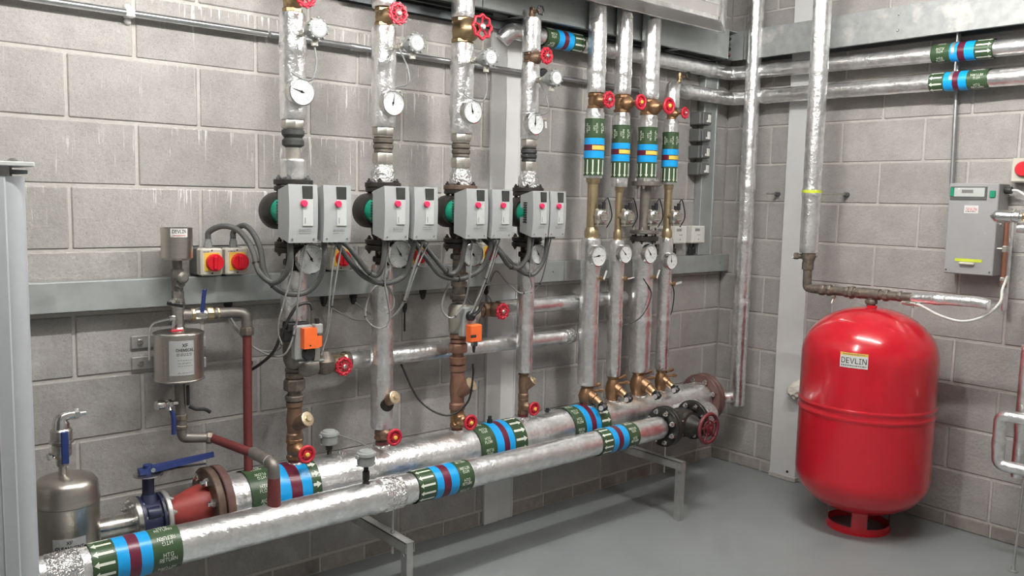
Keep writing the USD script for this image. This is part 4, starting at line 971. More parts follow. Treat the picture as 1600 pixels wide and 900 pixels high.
# front (return) header
FY, FZ = -.46, .475
t = foil_pipe('long foil-clad front header pipe with HTG RETURN bands resting on the strut brackets', [(-4.6, FY, FZ), (-1.10, FY, FZ)], .061, seams=(1.78,), seed=120, amp=.0022, prof=[(0, .064), (1.85, .0635), (1.95, .0605), (3.5, .058)], m='foil_header')
RET = ['HTG', 'RETURN']
id_band(t, (-3.568, FY, FZ), (-1, 0, 0), .0672, [.093, .036, .034, .036, .070], RET, 1, (0, -.9, .3), na=13, nt=8, txt_up=False)
id_band(t, (-2.369, FY, FZ), (-1, 0, 0), .0640, [.078, .041, .036, .034, .082], RET, 1, (0, -.9, .3), na=13, nt=8, txt_up=False)
id_band(t, (-1.324, FY, FZ), (-1, 0, 0), .0615, [.082, .040, .033, .035, .070], RET, 1, (0, -.9, .3), na=13, nt=8, txt_up=False)
t.part('foil_tape', foil([(-2.79, FY, FZ), (-2.70, FY, FZ)], .0675, .005, step=.006, seed=5), 'foil_crumpled', world=True); t.part('foil_tape', foil([(-3.96, FY, FZ), (-3.86, FY, FZ)], .0665, .003, step=.006, seed=6), 'foil_crumpled', world=True)
pl, bs = flange(FZ, -1.085, -1.062, .105, FY, 8, 'x', .0105); f = t.part('end_flange', pl, 'iron', world=True); t.part('flange_bolts', bs, 'chrome', parent=f, world=True)
t = T('gate_valve', 'large black flanged gate valve with maroon handwheel at the far end of the front header', 'valve', (-.94, FY, FZ), group='gate valves')
t.part('valve_body', [lathe([(.06, -.12), (.055, -.09), (.075, -.04), (.08, .0), (.075, .04), (.055, .09), (.06, .12)], (0, 0, 0), (1, 0, 0), 32)], 'iron')
for a in (-.121, .098):
    pl, bs = flange(0, a, a + .023, .105, 0, 8, 'x', .0105); f = t.part('valve_flange', pl, 'iron'); t.part('flange_bolts', bs, 'chrome', parent=f)
t.part('bonnet', lathe([(.06, 0), (.068, .06), (.068, .075), (.055, .08), (.035, .13), (.025, .15)], (0, 0, 0), (0, -1, .05), 28), 'iron')
w = t.part('handwheel', [torus((.0, -.185, .009), (0, 1, 0), .075, .010, 40, 12)] + [tube([(0, -.183, .009), (math.cos(a) * .075, -.185, .009 + math.sin(a) * .075)], .007, 8) for a in (.5, 1.75, 3.0, 4.3, 5.5)] + [lathe([(.026, -.01), (.026, .012)], (0, -.183, .009), (0, -1, 0), 20), torus((0, -.185, .009), (0, 1, 0), .04, .005, 28, 8)], 'maroon_wheel', 'maroon handwheel')
t.part('hub_nut', hexnut((0, -.195, .009), (0, -.207, .009), .012), 'maroon_wheel', parent=w)
foil_pipe('crumpled foil elbow leaving the black gate valve towards the rear header', [(-.818, FY, FZ), (-.70, FY, FZ), (-.64, FY + .05, FZ), (-.62, -.30, FZ)], .062, rad=.06, seed=123, amp=.003, m='foil_crumpled')

# pipe brackets
for i, (xb, lab) in enumerate(((-2.728, 'grey strut bracket and leg under the front header below the second pump'), (-1.052, 'grey strut bracket and leg under the far right end of the front header'))):
    t = T('pipe_support', lab, 'bracket', (xb, -.573, 0))
    def ch(x0, y0, y1, zt):
        return [box(x0 - .0205, x0 + .0205, y0, y1, zt - .003, zt), box(x0 - .0205, x0 - .018, y0, y1, zt - .041, zt), box(x0 + .018, x0 + .0205, y0, y1, zt - .041, zt), box(x0 - .018, x0 - .010, y0, y1, zt - .041, zt - .038), box(x0 + .010, x0 + .018, y0, y1, zt - .041, zt - .038)]
    t.part('cantilever_arm', ch(0, -.012, .573, .311), 'strut')
    t.part('leg', [box(-.0145, .0145, -.011, .012, 0, .307), box(-.0145, -.012, .012, .030, 0, .307), box(.012, .0145, .012, .030, 0, .307)], 'strut'); t.part('foot_plate', box(-.018, .018, -.012, .03, 0, .004), 'strut')
    t.part('hanger_rod', cyl((0, .113, .225), (0, .113, .412), .005, 10), 'strut'); t.part('rod_nut', [hexnut((0, .113, .311), (0, .113, .320), .009), hexnut((0, .113, .30), (0, .113, .305), .009)], 'strut')
    t.part('fixing_bolt', hexnut((-.0205, .0, .262), (-.026, .0, .262), .006), 'chrome')

# immersion sensors on the headers
t = T('immersion_sensor', 'grey round sensor head on a dark stem on top of the front header', 'sensor', (-2.85, FY, .52), group='immersion sensor heads')
def sensor_head(t, z):
    t.part('sensor_head', [lathe([(.030, 0), (.034, .004), (.034, .035), (.030, .037)], (0, 0, z), (0, 0, 1), 30), box(-.04, .04, -.006, .006, z + .0, z + .005, .001)], 'sensor_grey')
    l = t.part('screw_cap', [lathe([(.037, .037), (.038, .042), (.036, .05), (.028, .053), (.026, .057), (.0, .058)], (0, 0, z), (0, 0, 1), 30), box(-.044, -.034, -.008, .008, z + .03, z + .045, .002), box(.034, .044, -.008, .008, z + .03, z + .045, .002)], 'grey_plastic')
t.part('stem', [cyl((0, 0, -.0), (0, 0, .09), .009, 14), hexnut((0, 0, .03), (0, 0, .066), .014, 8), lathe([(.022, 0), (.010, .03)], (0, 0, 0), (0, 0, 1), 16)], 'iron'); sensor_head(t, .09)
t = T('immersion_sensor', 'grey round sensor head behind the rear header between the first two risers', 'sensor', (-2.845, -.16, .575), group='immersion sensor heads')
t.part('stem', [cyl((0, 0, -.0), (0, 0, .05), .009, 14), hexnut((0, 0, .02), (0, 0, .04), .014, 8)], 'iron'); sensor_head(t, .045)
t = T('sensor_pocket', 'small wing-nut test plug on the rear header between the third and fourth risers', 'test plug', (-1.66, YC, .583)); t.part('plug_body', [cyl((0, 0, 0), (0, 0, .022), .008, 12), box(-.018, .018, -.004, .004, .008, .014, .001)], 'black_plastic')
t = T('sensor_pocket', 'torn foil and wire clip beside the grey sensor head on the rear header', 'test plug', (-2.815, -.215, .58)); t.part('wire_clip', [tube(spline([(-.02, 0, .0), (-.015, 0, .022), (-.008, 0, .0)], 6), .003, 8), tube(spline([(.0, 0, .0), (.004, 0, .02), (.014, 0, .002)], 6), .003, 8)], 'chrome')

# ================================================================== DOSING POT AND ITS PIPES
PX, PY = -3.432, -.125
t = T('dosing_pot', 'stainless steel dosing pot strapped to the wall with a silver data label', 'dosing pot', (PX, PY, .955))
t.part('pot_shell', lathe([(.03, -.004), (.08, .0), (.0855, .006), (.0855, .172), (.08, .178), (.03, .184)], (0, 0, 0), (0, 0, 1), 48), 'steel_brushed')
t.part('rim', [torus((0, 0, .006), (0, 0, 1), .085, .003, 48, 8), torus((0, 0, .173), (0, 0, 1), .085, .003, 48, 8)], 'steel')
lb = t.part('data_label', lathe_open([(.086, 0), (.0867, 0), (.0867, .124), (.086, .124)], (0, 0, .031), (0, 0, 1), 20, -1.79 - .50, -1.79 + .50), 'silver_label', 'silver data label')
# the label centre faces about 17 degrees right of straight out
a0 = -1.66; ref = A(math.cos(a0), math.sin(a0), 0)
def on_pot(m, z): return wrap(put(m, (0, 0, 0), (0, 1, 0), (-1, 0, 0)), (0, 0, z), (0, 0, -1), ref, .0868)
t.part('lettering', [on_pot(text('CHEMICAL', .010, (0, 0, 0), (1, 0, 0), (0, 1, 0), bold=True, width=.062), .122), on_pot(text('XF', .012, (0, 0, 0), (1, 0, 0), (0, 1, 0), bold=True), .139)], 'ink', parent=lb)
t.part('fine_print', [on_pot(fix(bars((0, 0, 0), (1, 0, 0), (0, 1, 0), .058, 2, .0035, .006, seed=2)), .109), on_pot(fix(bars((0, 0, 0), (1, 0, 0), (0, 1, 0), .05, 3, .002, .010, seed=4)), .085), on_pot(fix(bars((0, 0, 0), (1, 0, 0), (0, 1, 0), .05, 2, .002, .010, seed=6)), .04)], 'ink_grey', parent=lb)
for z in (.03, .108):
    s = t.part('wall_strap', [box(-.13, .09, .113, .124, z, z + .046, .002)], 'strut'); t.part('strap_bolt', lathe([(.011, 0), (.011, .003), (.007, .009)], (-.10, .113, z + .023), (0, -1, 0), 14), 'steel', parent=s)
    t.part('strap_ear', box(.075, .10, .0, .124, z + .004, z + .042, .002), 'strut')
t.part('neck', [cyl((0, 0, .18), (0, 0, .30), .022, 20), lathe([(.028, 0), (.022, .012)], (0, 0, .182), (0, 0, 1), 20)], 'steel')
v = t.part('air_cock', [cyl((-.03, -.04, .18), (-.03, -.04, .23), .007, 12), hexnut((-.03, -.04, .195), (-.03, -.04, .21), .011), hexnut((-.045, -.04, .232), (-.025, -.04, .232), .010)], 'chrome')
t.part('red_tap', box(-.045, -.0, -.055, -.044, .184, .192, .003), 'red_wheel', 'small red tap lever', parent=v)
t.part('vent_tube', tube(arcs([(-.03, -.04, .232), (-.115, -.045, .222), (-.118, -.045, .09)], .035), .0042, 10), 'chrome', parent=v)
t = T('tundish', 'open stainless steel filling funnel above the dosing pot with a white printed sticker', 'funnel', (PX, PY, 1.255))
t.part('funnel_cup', lathe_open([(.0, .135), (.046, .137), (.054, .145), (.054, .252), (.0525, .252), (.0525, .15), (.0, .142)], (0, 0, 0), (0, 0, 1), 44), 'steel_brushed')
t.part('neck', [cyl((0, 0, .105), (0, 0, .14), .017, 20), hexnut((0, 0, .06), (0, 0, .105), .022), hexnut((0, 0, .0), (0, 0, .025), .022), cyl((0, 0, .02), (0, 0, .065), .019, 20)], 'malleable')
t.part('ball_cock', [lathe([(.020, 0), (.022, .01), (.022, .03), (.016, .036), (.012, .038)], (.0, -.01, .075), (.25, -1, 0), 20), hexnut((.0, -.01, .055), (.0, -.03, .055), .02)], 'malleable')
a0 = -1.73; ref = A(math.cos(a0), math.sin(a0), 0)
s = t.part('sticker', lathe_open([(.0542, 0), (.0547, 0), (.0547, .030), (.0542, .030)], (0, 0, .221), (0, 0, 1), 14, -1.73 - .55, -1.73 + .55), 'paper', 'white printed sticker')
def on_cup(m, z): return wrap(put(m, (0, 0, 0), (0, 1, 0), (-1, 0, 0)), (0, 0, z), (0, 0, -1), ref, .0548)
t.part('lettering', on_cup(text('DEVLIN', .012, (0, 0, 0), (1, 0, 0), (0, 1, 0), width=.046), .241), 'ink', parent=s); t.part('red_line', [on_cup(box(-.022 + k * .004, -.018 + k * .004, -.0009, .0009, .0001, .0005), .2265) for k in range(11)], 'ink_red', parent=s)
t = T('ball_valve', 'steel ball valve with black lever between the filling funnel and the pot', 'valve', (PX, PY, 1.235))
t.part('valve_body', [hexnut((0, 0, .0), (0, 0, .018), .024), lathe([(.02, -.02), (.025, -.01), (.025, .0)], (0, 0, 0), (0, 0, 1), 20)], 'steel'); t.part('lever', [put(box(-.035, .03, -.007, .007, -.003, .003, .002), (-.02, -.034, .0), (.86, 0, -.22), (.1, -.3, .95))], 'black_plastic', 'black lever'); t.part('lever_bolt', cyl((-.03, -.02, .012), (-.03, -.042, .012), .007, 12), 'chrome')
t = T('galvanised_pipe', 'galvanised tee and bend with blue ball-valve lever right of the dosing pot neck', 'pipe', (PX, PY, 1.19))
t.part('pipe_run', [tube(arcs([(.015, 0, 0), (.20, -.02, .0), (.237, -.045, -.005), (.238, -.047, -.075)], .045), .020, 18)], 'malleable'); t.part('union_nuts', [hexnut((.045, -.002, 0), (.06, -.004, 0), .024, 8), hexnut((.10, -.008, 0), (.125, -.011, 0), .025, 8), hexnut((.135, -.012, 0), (.145, -.013, 0), .023, 8)], 'brass_tube'); t.part('valve_body', lathe([(.022, 0), (.026, .02), (.022, .04)], (.058, -.004, 0), (1, -.1, 0), 20), 'steel')
t.part('elbow_collar', hexnut((.238, -.047, -.055), (.238, -.047, -.085), .025, 8), 'malleable_dark'); l = t.part('lever', [put(box(-.008, .008, -.01, .075, -.003, .003, .003), (.078, -.028, .02), (1, 0, 0), (.12, -.0, 1)), cyl((.078, -.006, .0), (.078, -.03, .012), .006, 10)], 'blue_lever', 'blue lever')
t = T('painted_pipe', 'tall dark red painted pipe dropping from the bend to the rear header', 'pipe', (-3.197, -.175, .56)); t.part('pipe_tube', tube([(.003, .003, .555), (.0, .0, .3), (-.008, -.02, .0)], .0165, 20), 'maroon')
t = T('galvanised_pipe', 'galvanised drain leg with three ball valves under the dosing pot', 'pipe', (PX, PY, .70))
t.part('pipe_run', tube(arcs([(0, 0, .254), (.005, 0, .05), (.012, 0, .035), (.105, -.03, .028)], .05), .0185, 18), 'malleable'); t.part('collars', [hexnut((.001, 0, .105), (.002, 0, .125), .024, 8), hexnut((.002, 0, .07), (.003, 0, .085), .023, 8), hexnut((.085, -.025, .03), (.105, -.03, .028), .024, 8)], 'malleable_dark')
t.part('drain_cock', [cyl((-.0, 0, .17), (-.06, -.02, .175), .010, 14), lathe([(.013, 0), (.017, .008), (.017, .03), (.014, .034)], (-.06, -.02, .175), (-1, -.2, .02), 18), hexnut((-.035, -.012, .173), (-.05, -.017, .174), .016), cyl((-.045, -.016, .17), (-.045, -.03, .15), .007, 10)], 'chrome'); t.part('lever', tube(spline([(-.04, -.032, .15), (-.036, -.036, .125), (-.036, -.036, .065)], 5), .0085, 10), 'blue_lever', 'blue lever')
t.part('stop_lever', [put(box(-.006, .006, -.04, .035, -.003, .003, .003), (.022, -.022, .20), (1, 0, 0), (0, 0, 1)), tube(spline([(.028, -.015, .155), (.05, -.025, .143), (.08, -.028, .138), (.10, -.03, .125)], 5), .007, 10)], 'black_plastic', 'black levers')
t = T('painted_pipe', 'short dark red pipe slanting out from the drain leg over the front header', 'pipe', (PX + .105, PY - .03, .728)); t.part('pipe_tube', cyl((-.005, .002, .0), (.075, -.19, -.028), .0165, 20), 'maroon')
t = T('galvanised_pipe', 'galvanised elbow joining the slanting dark red pipe to the front header', 'pipe', (-3.25, -.345, .70)); t.part('pipe_run', tube(arcs([(-.0, .01, .001), (.025, -.113, -.016), (.025, -.115, -.065)], .035), .0215, 20), 'malleable'); t.part('thread_ring', torus((.021, -.085, -.012), (.2, -1, -.1), .022, .0025, 24, 8), 'chrome')
t = T('painted_pipe', 'dark red stub pipe entering the top of the front header by its first band', 'pipe', (-3.225, FY, .52)); t.part('pipe_tube', lathe([(.026, 0), (.022, .11), (.0205, .125)], (0, 0, 0), (0, 0, 1), 22), 'maroon')

# ================================================================== ISOLATORS, METERS, SWITCHES
ISO = [(-3.345, -3.263, 'grey and yellow rotary isolator with red knob, leftmost above the trunking'), (-3.252, -3.164, 'grey and yellow rotary isolator with red knob, second from the left above the trunking'), (-2.815, -2.725, 'rotary isolator with red knob between the first and second pumps'), (-2.44, -2.345, 'rotary isolator with red knob between the second and third pumps'), (-2.035, -1.945, 'rotary isolator with red knob half hidden behind the third pump')]
for i, (a, b, lab) in enumerate(ISO):
    t = T('rotary_isolator', lab, 'switch', ((a + b) / 2, 0, 1.328), group='rotary isolators on the trunking'); w = (b - a) / 2
    t.part('enclosure', box(-w, w, -.075, -.001, .001, .102, .004), 'switch_grey'); c = t.part('cover', box(-w, w, -.122, -.074, .001, .102, .006), 'cream')
    t.part('yellow_plate', box(-w * .72, w * .72, -.1235, -.12, .018, .086, .001), 'yellow', parent=c); k = t.part('red_knob', [lathe([(.032, 0), (.032, .016), (.029, .020)], (.007, -.122, .05), (0, -1, 0), 30), box(-.003, .011, -.152, -.14, .026, .074, .003)], 'red_switch', 'red rotary knob')
    for z in (.010, .094): t.part('cover_screw', lathe([(.003, 0), (.003, .001)], (0, -.122, z), (0, -1, 0), 10), 'ink', parent=c)
    t.part('print', bars((-w * .5, -.1226, .09), (1, 0, 0), (0, 0, 1), w * .6, 1, .003, .005, seed=i), 'ink_grey', parent=c)
    for xx in ((0,) if i < 2 else (-.02, .02)): t.part('cable_gland', [hexnut((xx, -.085, .102), (xx, -.085, .125), .015, 8), cyl((xx, -.085, .12), (xx, -.085, .135), .012, 14)], 'sensor_grey')
for i, (a, lab) in enumerate(((-.487, 'white heat meter box with grey display, left of the two by the corner trunking'), (-.313, 'white heat meter box with grey display, right of the two by the corner trunking'), (-.66, 'white heat meter box mostly hidden behind the last return riser'))):
    t = T('heat_meter', lab, 'meter', (a, -.001, 1.395), group='heat meters')
    t.part('meter_case', box(-.062, .062, -.055, 0, .0, .105, .005), 'meter_white'); c = t.part('meter_front', box(-.060, .035, -.062, -.054, .004, .102, .003), 'meter_white'); t.part('display', box(-.045, -.0, -.0632, -.061, .074, .090, .0005), 'sensor_grey', parent=c)
    t.part('buttons', [box(-.018 + k * .016, -.010 + k * .016, -.0632, -.061, .05, .054) for k in (0, 1)] + [lathe([(.004, 0), (.004, .001)], (-.01, -.0625, .025), (0, -1, 0), 10)], 'ink_grey', parent=c)
    for k in (-.025,) if i == 0 else (-.045, -.015): t.part('cable_gland', [cyl((k, -.03, 0), (k, -.03, -.03), .006, 10), hexnut((k, -.03, -.028), (k, -.03, -.062), .016, 8)], 'black_plastic')
for i in range(4):
    t = T('terminal_box', ['grey terminal box with white clip, topmost of four on the corner trunking', 'grey terminal box with white clip, second from the top on the corner trunking', 'grey terminal box with white clip, third from the top on the corner trunking', 'grey terminal box with white clip, lowest of four on the corner trunking'][i], 'switch box', (-.325 + .010 * 0, -.001, 2.098 - .0985 * i), group='grey terminal boxes')
    t.part('box_body', box(-.05, .048, -.075, 0, .0, .075, .004), 'switch_grey'); c = t.part('box_front', box(-.03, .050, -.085, -.074, .002, .073, .004), 'switch_grey'); t.part('white_clip', [box(.012, .036, -.092, -.084, .014, .060, .002), box(-.002, .014, -.092, -.084, .014, .028, .002)], 'meter_white', parent=c)
for i, (x, lab) in enumerate(((-3.21, 'black cable gland under the trunking left of the first riser'), (-2.80, 'black cable gland under the trunking between the first two risers'), (-2.66, 'black cable gland under the trunking beside the second riser'), (-2.30, 'black cable gland under the trunking left of the third riser'), (-2.06, 'black cable gland under the trunking by the white column, left one'), (-1.93, 'black cable gland under the trunking by the white column, right one'))):
    t = T('cable_gland', lab, 'cable gland', (x, -.032, 1.218)); t.part('gland_nut', [hexnut((0, 0, 0), (0, 0, -.018), .017, 8), lathe([(.014, 0), (.012, .018), (.007, .028)], (0, 0, -.018), (0, 0, -1), 14)], 'black_plastic')
t = T('pushbutton_switch', 'red pushbutton on a cream box high beside the pressurisation unit', 'switch', (-.001, -1.715, 1.765)); t.part('enclosure', box(-.055, 0, -.05, .055, 0, .115, .006), 'cream'); t.part('red_button', lathe([(.036, 0), (.036, .012), (.03, .022)], (-.054, 0, .062), (-1, 0, 0), 28), 'red_switch', 'red button')
t = T('cable_sensor', 'black hanging sensor lead with pale cap under the trunking beside the second riser', 'sensor', (-2.39, -.02, 1.03)); t.part('lead', cyl((0, 0, 0), (0, 0, .09), .004, 8), 'cable_black'); t.part('boot', lathe([(.006, 0), (.011, .02), (.011, .045)], (0, 0, .085), (0, 0, 1), 14), 'black_plastic'); t.part('cap', cyl((0, 0, .13), (0, 0, .145), .008, 12), 'cream')
t = T('sensor_pipe', 'thin grey conduit with black end cap hanging beside the first riser', 'conduit', (-2.965, -.12, .60)); t.part('conduit_tube', cyl((0, 0, .06), (0, 0, .36), .010, 12), 'conduit'); t.part('end_cap', cyl((0, 0, .055), (0, 0, .085), .014, 14, .002), 'black_plastic'); t.part('lead', cyl((0, 0, -.03), (0, 0, .06), .005, 8), 'iron')

# ================================================================== CABLES
def cable(name, label, pts, r, m, k=8, group=None, tie=None):
    t = T(name, label, 'cable', tuple(pts[0]), group=group)
    t.part('sheath', tube(spline(pts, k), r, 10), m, world=True)
    if tie:
        P = spline(pts, k); i = int(len(P) * tie); t.part('cable_tie', lathe([(r + .0025, -.002), (r + .0025, .002)], P[i], P[i + 1] - P[i], 14), 'cable_black', world=True)
    return t


G = 'grey flexible conduits feeding the pumps'
FLEX = [('from the leftmost isolator to the first pump', [(-3.304, -.085, 1.463), (-3.300, -.088, 1.49), (-3.264, -.12, 1.512), (-3.226, -.16, 1.502), (-3.205, -.2, 1.466), (-3.196, -.24, 1.419), (-3.188, -.27, 1.35), (-3.148, -.30, 1.312), (-3.118, -.34, 1.345), (-3.110, -.36, 1.40), (-3.109, -.36, 1.452)], .0108),
        ('from the second isolator round to the right head of the first pump', [(-3.208, -.085, 1.463), (-3.207, -.09, 1.49), (-3.19, -.14, 1.515), (-3.172, -.18, 1.49), (-3.160, -.22, 1.429), (-3.154, -.25, 1.335), (-3.101, -.28, 1.272), (-3.02, -.30, 1.268), (-2.977, -.33, 1.32), (-2.971, -.36, 1.40), (-2.972, -.36, 1.452)], .0108),
        ('looping from between the pumps up to the left head of the second pump', [(-2.87, -.17, 1.463), (-2.855, -.30, 1.45), (-2.821, -.33, 1.403), (-2.764, -.32, 1.343), (-2.725, -.33, 1.325), (-2.712, -.35, 1.37), (-2.708, -.36, 1.456)], .0108),
        ('looping low to the right head of the second pump', [(-2.79, -.085, 1.463), (-2.835, -.2, 1.45), (-2.815, -.28, 1.375), (-2.752, -.29, 1.312), (-2.662, -.29, 1.285), (-2.583, -.31, 1.316), (-2.572, -.34, 1.396), (-2.571, -.36, 1.456)], .0108),
        ('looping up to the left head of the third pump', [(-2.41, -.085, 1.463), (-2.46, -.24, 1.45), (-2.429, -.31, 1.378), (-2.357, -.31, 1.316), (-2.316, -.33, 1.345), (-2.310, -.36, 1.456)], .0108),
        ('looping low to the right head of the third pump', [(-2.372, -.085, 1.463), (-2.49, -.25, 1.44), (-2.455, -.31, 1.36), (-2.39, -.30, 1.306), (-2.288, -.30, 1.288), (-2.198, -.32, 1.325), (-2.174, -.35, 1.4), (-2.173, -.36, 1.456)], .0108),
        ('looping up to the left head of the smaller fourth pump', [(-2.01, -.085, 1.463), (-2.12, -.25, 1.45), (-2.082, -.31, 1.397), (-2.018, -.30, 1.338), (-1.952, -.295, 1.325), (-1.914, -.31, 1.378), (-1.907, -.315, 1.456)], .0108),
        ('looping under the gauge to the right head of the smaller fourth pump', [(-1.97, -.085, 1.463), (-1.99, -.2, 1.40), (-1.93, -.26, 1.315), (-1.85, -.28, 1.288), (-1.80, -.30, 1.36), (-1.800, -.315, 1.456)], .0108)]
for lab, pts, r in FLEX:
    cable('flexible_conduit', 'grey conduit ' + lab, pts, r, 'cable_grey', 8, G, .55)
G = 'thin grey signal cables below the pumps'
THIN = [('hanging in a deep loop left of the first riser', [(-3.10, -.36, 1.45), (-3.095, -.34, 1.35), (-3.13, -.30, 1.15), (-3.10, -.26, 1.06), (-3.14, -.15, 1.04), (-3.20, -.06, 1.12), (-3.21, -.032, 1.175)], .0045),
        ('falling behind the orange actuator of the first riser', [(-3.05, -.36, 1.45), (-3.065, -.33, 1.25), (-3.06, -.30, 1.14), (-3.10, -.27, 1.03), (-3.17, -.15, 1.06), (-3.215, -.034, 1.175)], .0045),
        ('dropping straight past the trunking right of the first riser', [(-2.925, -.36, 1.45), (-2.935, -.34, 1.3), (-2.93, -.30, 1.12), (-2.95, -.26, 1.05), (-2.99, -.2, 1.10), (-2.98, -.08, 1.17), (-2.90, -.03, 1.17)], .004),
        ('dropping from the right head of the first pump to the actuator', [(-2.90, -.36, 1.45), (-2.92, -.34, 1.28), (-2.925, -.30, 1.11), (-2.95, -.29, 1.02)], .004),
        ('making a round loop before the second foil riser', [(-2.69, -.36, 1.455), (-2.69, -.33, 1.3), (-2.64, -.29, 1.14), (-2.68, -.27, 1.10), (-2.73, -.25, 1.15), (-2.69, -.24, 1.26), (-2.62, -.25, 1.26), (-2.61, -.26, 1.17), (-2.70, -.16, 1.12), (-2.80, -.034, 1.18)], .0045),
        ('falling in a slack curve right of the second foil riser', [(-2.53, -.36, 1.455), (-2.56, -.33, 1.32), (-2.58, -.28, 1.18), (-2.62, -.2, 1.12), (-2.655, -.034, 1.18)], .0065),
        ('crossing from the second pump down to its gauge', [(-2.50, -.36, 1.455), (-2.545, -.34, 1.34), (-2.565, -.3, 1.22)], .004),
        ('making a tall loop in front of the third riser', [(-2.275, -.36, 1.455), (-2.27, -.34, 1.3), (-2.26, -.29, 1.18), (-2.31, -.27, 1.115), (-2.35, -.25, 1.16), (-2.32, -.26, 1.27), (-2.275, -.28, 1.29)], .0055),
        ('slanting from the third pump\'s right head to the valve below', [(-2.14, -.36, 1.455), (-2.16, -.34, 1.34), (-2.19, -.30, 1.20), (-2.215, -.28, 1.13)], .0065),
        ('slanting beside its twin below the third pump', [(-2.125, -.36, 1.455), (-2.15, -.335, 1.32), (-2.18, -.29, 1.18), (-2.20, -.27, 1.12)], .0045),
        ('making a loop under the fourth pump left of its foil riser', [(-1.885, -.315, 1.455), (-1.88, -.29, 1.30), (-1.84, -.26, 1.22), (-1.90, -.25, 1.20), (-1.945, -.2, 1.25), (-1.93, -.1, 1.29), (-1.93, -.034, 1.18)], .004),
        ('hanging as a thin loop right of the fourth foil riser', [(-1.775, -.315, 1.455), (-1.77, -.27, 1.30), (-1.76, -.22, 1.22), (-1.80, -.2, 1.185), (-1.83, -.25, 1.2)], .004),
        ('sagging from two glands beside the bronze by-pass valve', [(-2.06, -.034, 1.18), (-2.03, -.05, 1.135), (-1.97, -.06, 1.12), (-1.92, -.06, 1.14), (-1.93, -.034, 1.18)], .0045)]
for lab, pts, r in THIN:
    cable('signal_cable', 'thin pale grey cable ' + lab, pts, r * .8, 'cable_light' if r >= .0045 else 'sensor_grey', 8, G, .45)
for i in range(4):
    x = COLX[i] + (.010, .033, .01, .0)[i]; z = (2.228, 2.232, 2.224, 2.183)[i]; y = (-.355, -.36, -.355, -.345)[i]
    cable('sensor_lead', f'thin grey lead looping below the transmitter of the {ORD[i]} flow riser', [(x, y, z - .058), (x + .006, y, z - .12), (x - .01, y + .01, z - .18), (x - .05, y + .07, z - .155), (x - .03, y + .10, z - .13)] if i % 2 == 0 else [(x - .035, y + .04, z - .02), (x - .01, y + .02, z - .09), (x - .005, y + .02, z - .15), (x - .035, y + .07, z - .165)], .0032, 'sensor_grey', 8, 'leads of the temperature transmitters')
    t = T('lead_tag', f'small white tag on the sensor lead above the gauge of the {ORD[i]} flow riser', 'tag', (COLX[i] + .045, -.262, z - .185), group='white lead tags'); t.part('tag', put(box(-.005, .005, -.03, .0, -.0008, .0008), (0, 0, 0), (1, 0, 0), (-.12, 0, .99)), 'paper'); t.part('pocket', cyl((-.02, .05, .012), (0, -.002, .012), .006, 10), 'zinc')
cable('power_cable', 'black cable drooping from the first orange actuator to the left', [(-2.99, -.30, 1.20), (-3.0, -.29, 1.225), (-3.05, -.28, 1.21), (-3.10, -.27, 1.12), (-3.13, -.25, 1.04), (-3.17, -.15, .965), (-3.13, -.06, .975)], .006, 'cable_black')
cable('power_cable', 'black cable hanging in a U from the third actuator to the by-pass pipe', [(-2.21, -.295, .905), (-2.208, -.295, .85), (-2.225, -.28, .73), (-2.31, -.24, .675), (-2.40, -.16, .74), (-2.46, -.10, .90)], .0045, 'cable_black')
cable('power_cable', 'thin dark cable looping among the upper return risers', [(-1.02, -.24, 1.23), (-.985, -.27, 1.14), (-1.06, -.26, 1.02), (-1.17, -.2, .97)], .003, 'cable_black')
cable('power_cable', 'thin dark cable hanging beside the last return riser', [(-.74, -.2, 1.2), (-.705, -.2, 1.13), (-.72, -.2, 1.02), (-.76, -.2, 1.0)], .003, 'cable_black')
for i in range(4):
    x = RX[i]; cable('sensor_lead', f'thin dark lead arching from the flow sensor of the {ORD[i]} return riser', [(x + .03, -.255, 1.635), (x + .06, -.25, 1.65), (x + .115, -.23, 1.56), (x + .10, -.21, 1.50)], .003, 'cable_black', 6, 'leads of the flow sensors')
cable('sensor_lead', 'thin grey lead running from the rear sensor head to the front one', [(-2.81, -.17, .655), (-2.79, -.25, .65), (-2.80, -.40, .655), (-2.83, -.445, .645)], .0025, 'cable_light')

# ================================================================== RIGHT-HAND SIDE
VX, VY = -.375, -1.186
t = T('expansion_vessel', 'big glossy red expansion vessel standing on a ring foot by the right-hand wall', 'expansion vessel', (VX, VY, 0))
R = .322
pr = [(0.0, .095)] + [(R * math.sin(a) ** .85, .30 - .205 * math.cos(a)) for a in np.linspace(.12, PI / 2, 14)]
pr += [(R, .605), (R + .004, .611), (R + .006, .620), (R + .004, .627), (R + .001, .632), (R + .001, .648), (R + .004, .653), (R + .006, .661), (R + .004, .668), (R, .673), (R, .885)]
pr += [(R * math.sin(a) ** .93, .885 + .25 * math.cos(a)) for a in np.linspace(PI / 2 - .08, .05, 20)] + [(0, 1.135)]
t.part('vessel_shell', lathe(pr, (0, 0, 0), (0, 0, 1), 72), 'red_enamel', smooth=50)
ft = t.part('ring_foot', [lathe_open([(.146, 0), (.156, 0), (.156, .008), (.150, .010), (.150, .036), (.146, .036), (.146, 0)], (0, 0, 0), (0, 0, 1), 56)] + [lathe_open([(.146, .034), (.150, .034), (.150, .13), (.146, .13)], (0, 0, 0), (0, 0, 1), 8, a, a + .5) for a in [k * 2 * PI / 4 + .25 for k in range(4)]], 'red_enamel', 'red ring foot with cut-outs')
t.part('inlet_socket', cyl((0, 0, 1.125), (0, 0, 1.145), .024, 20), 'red_enamel')
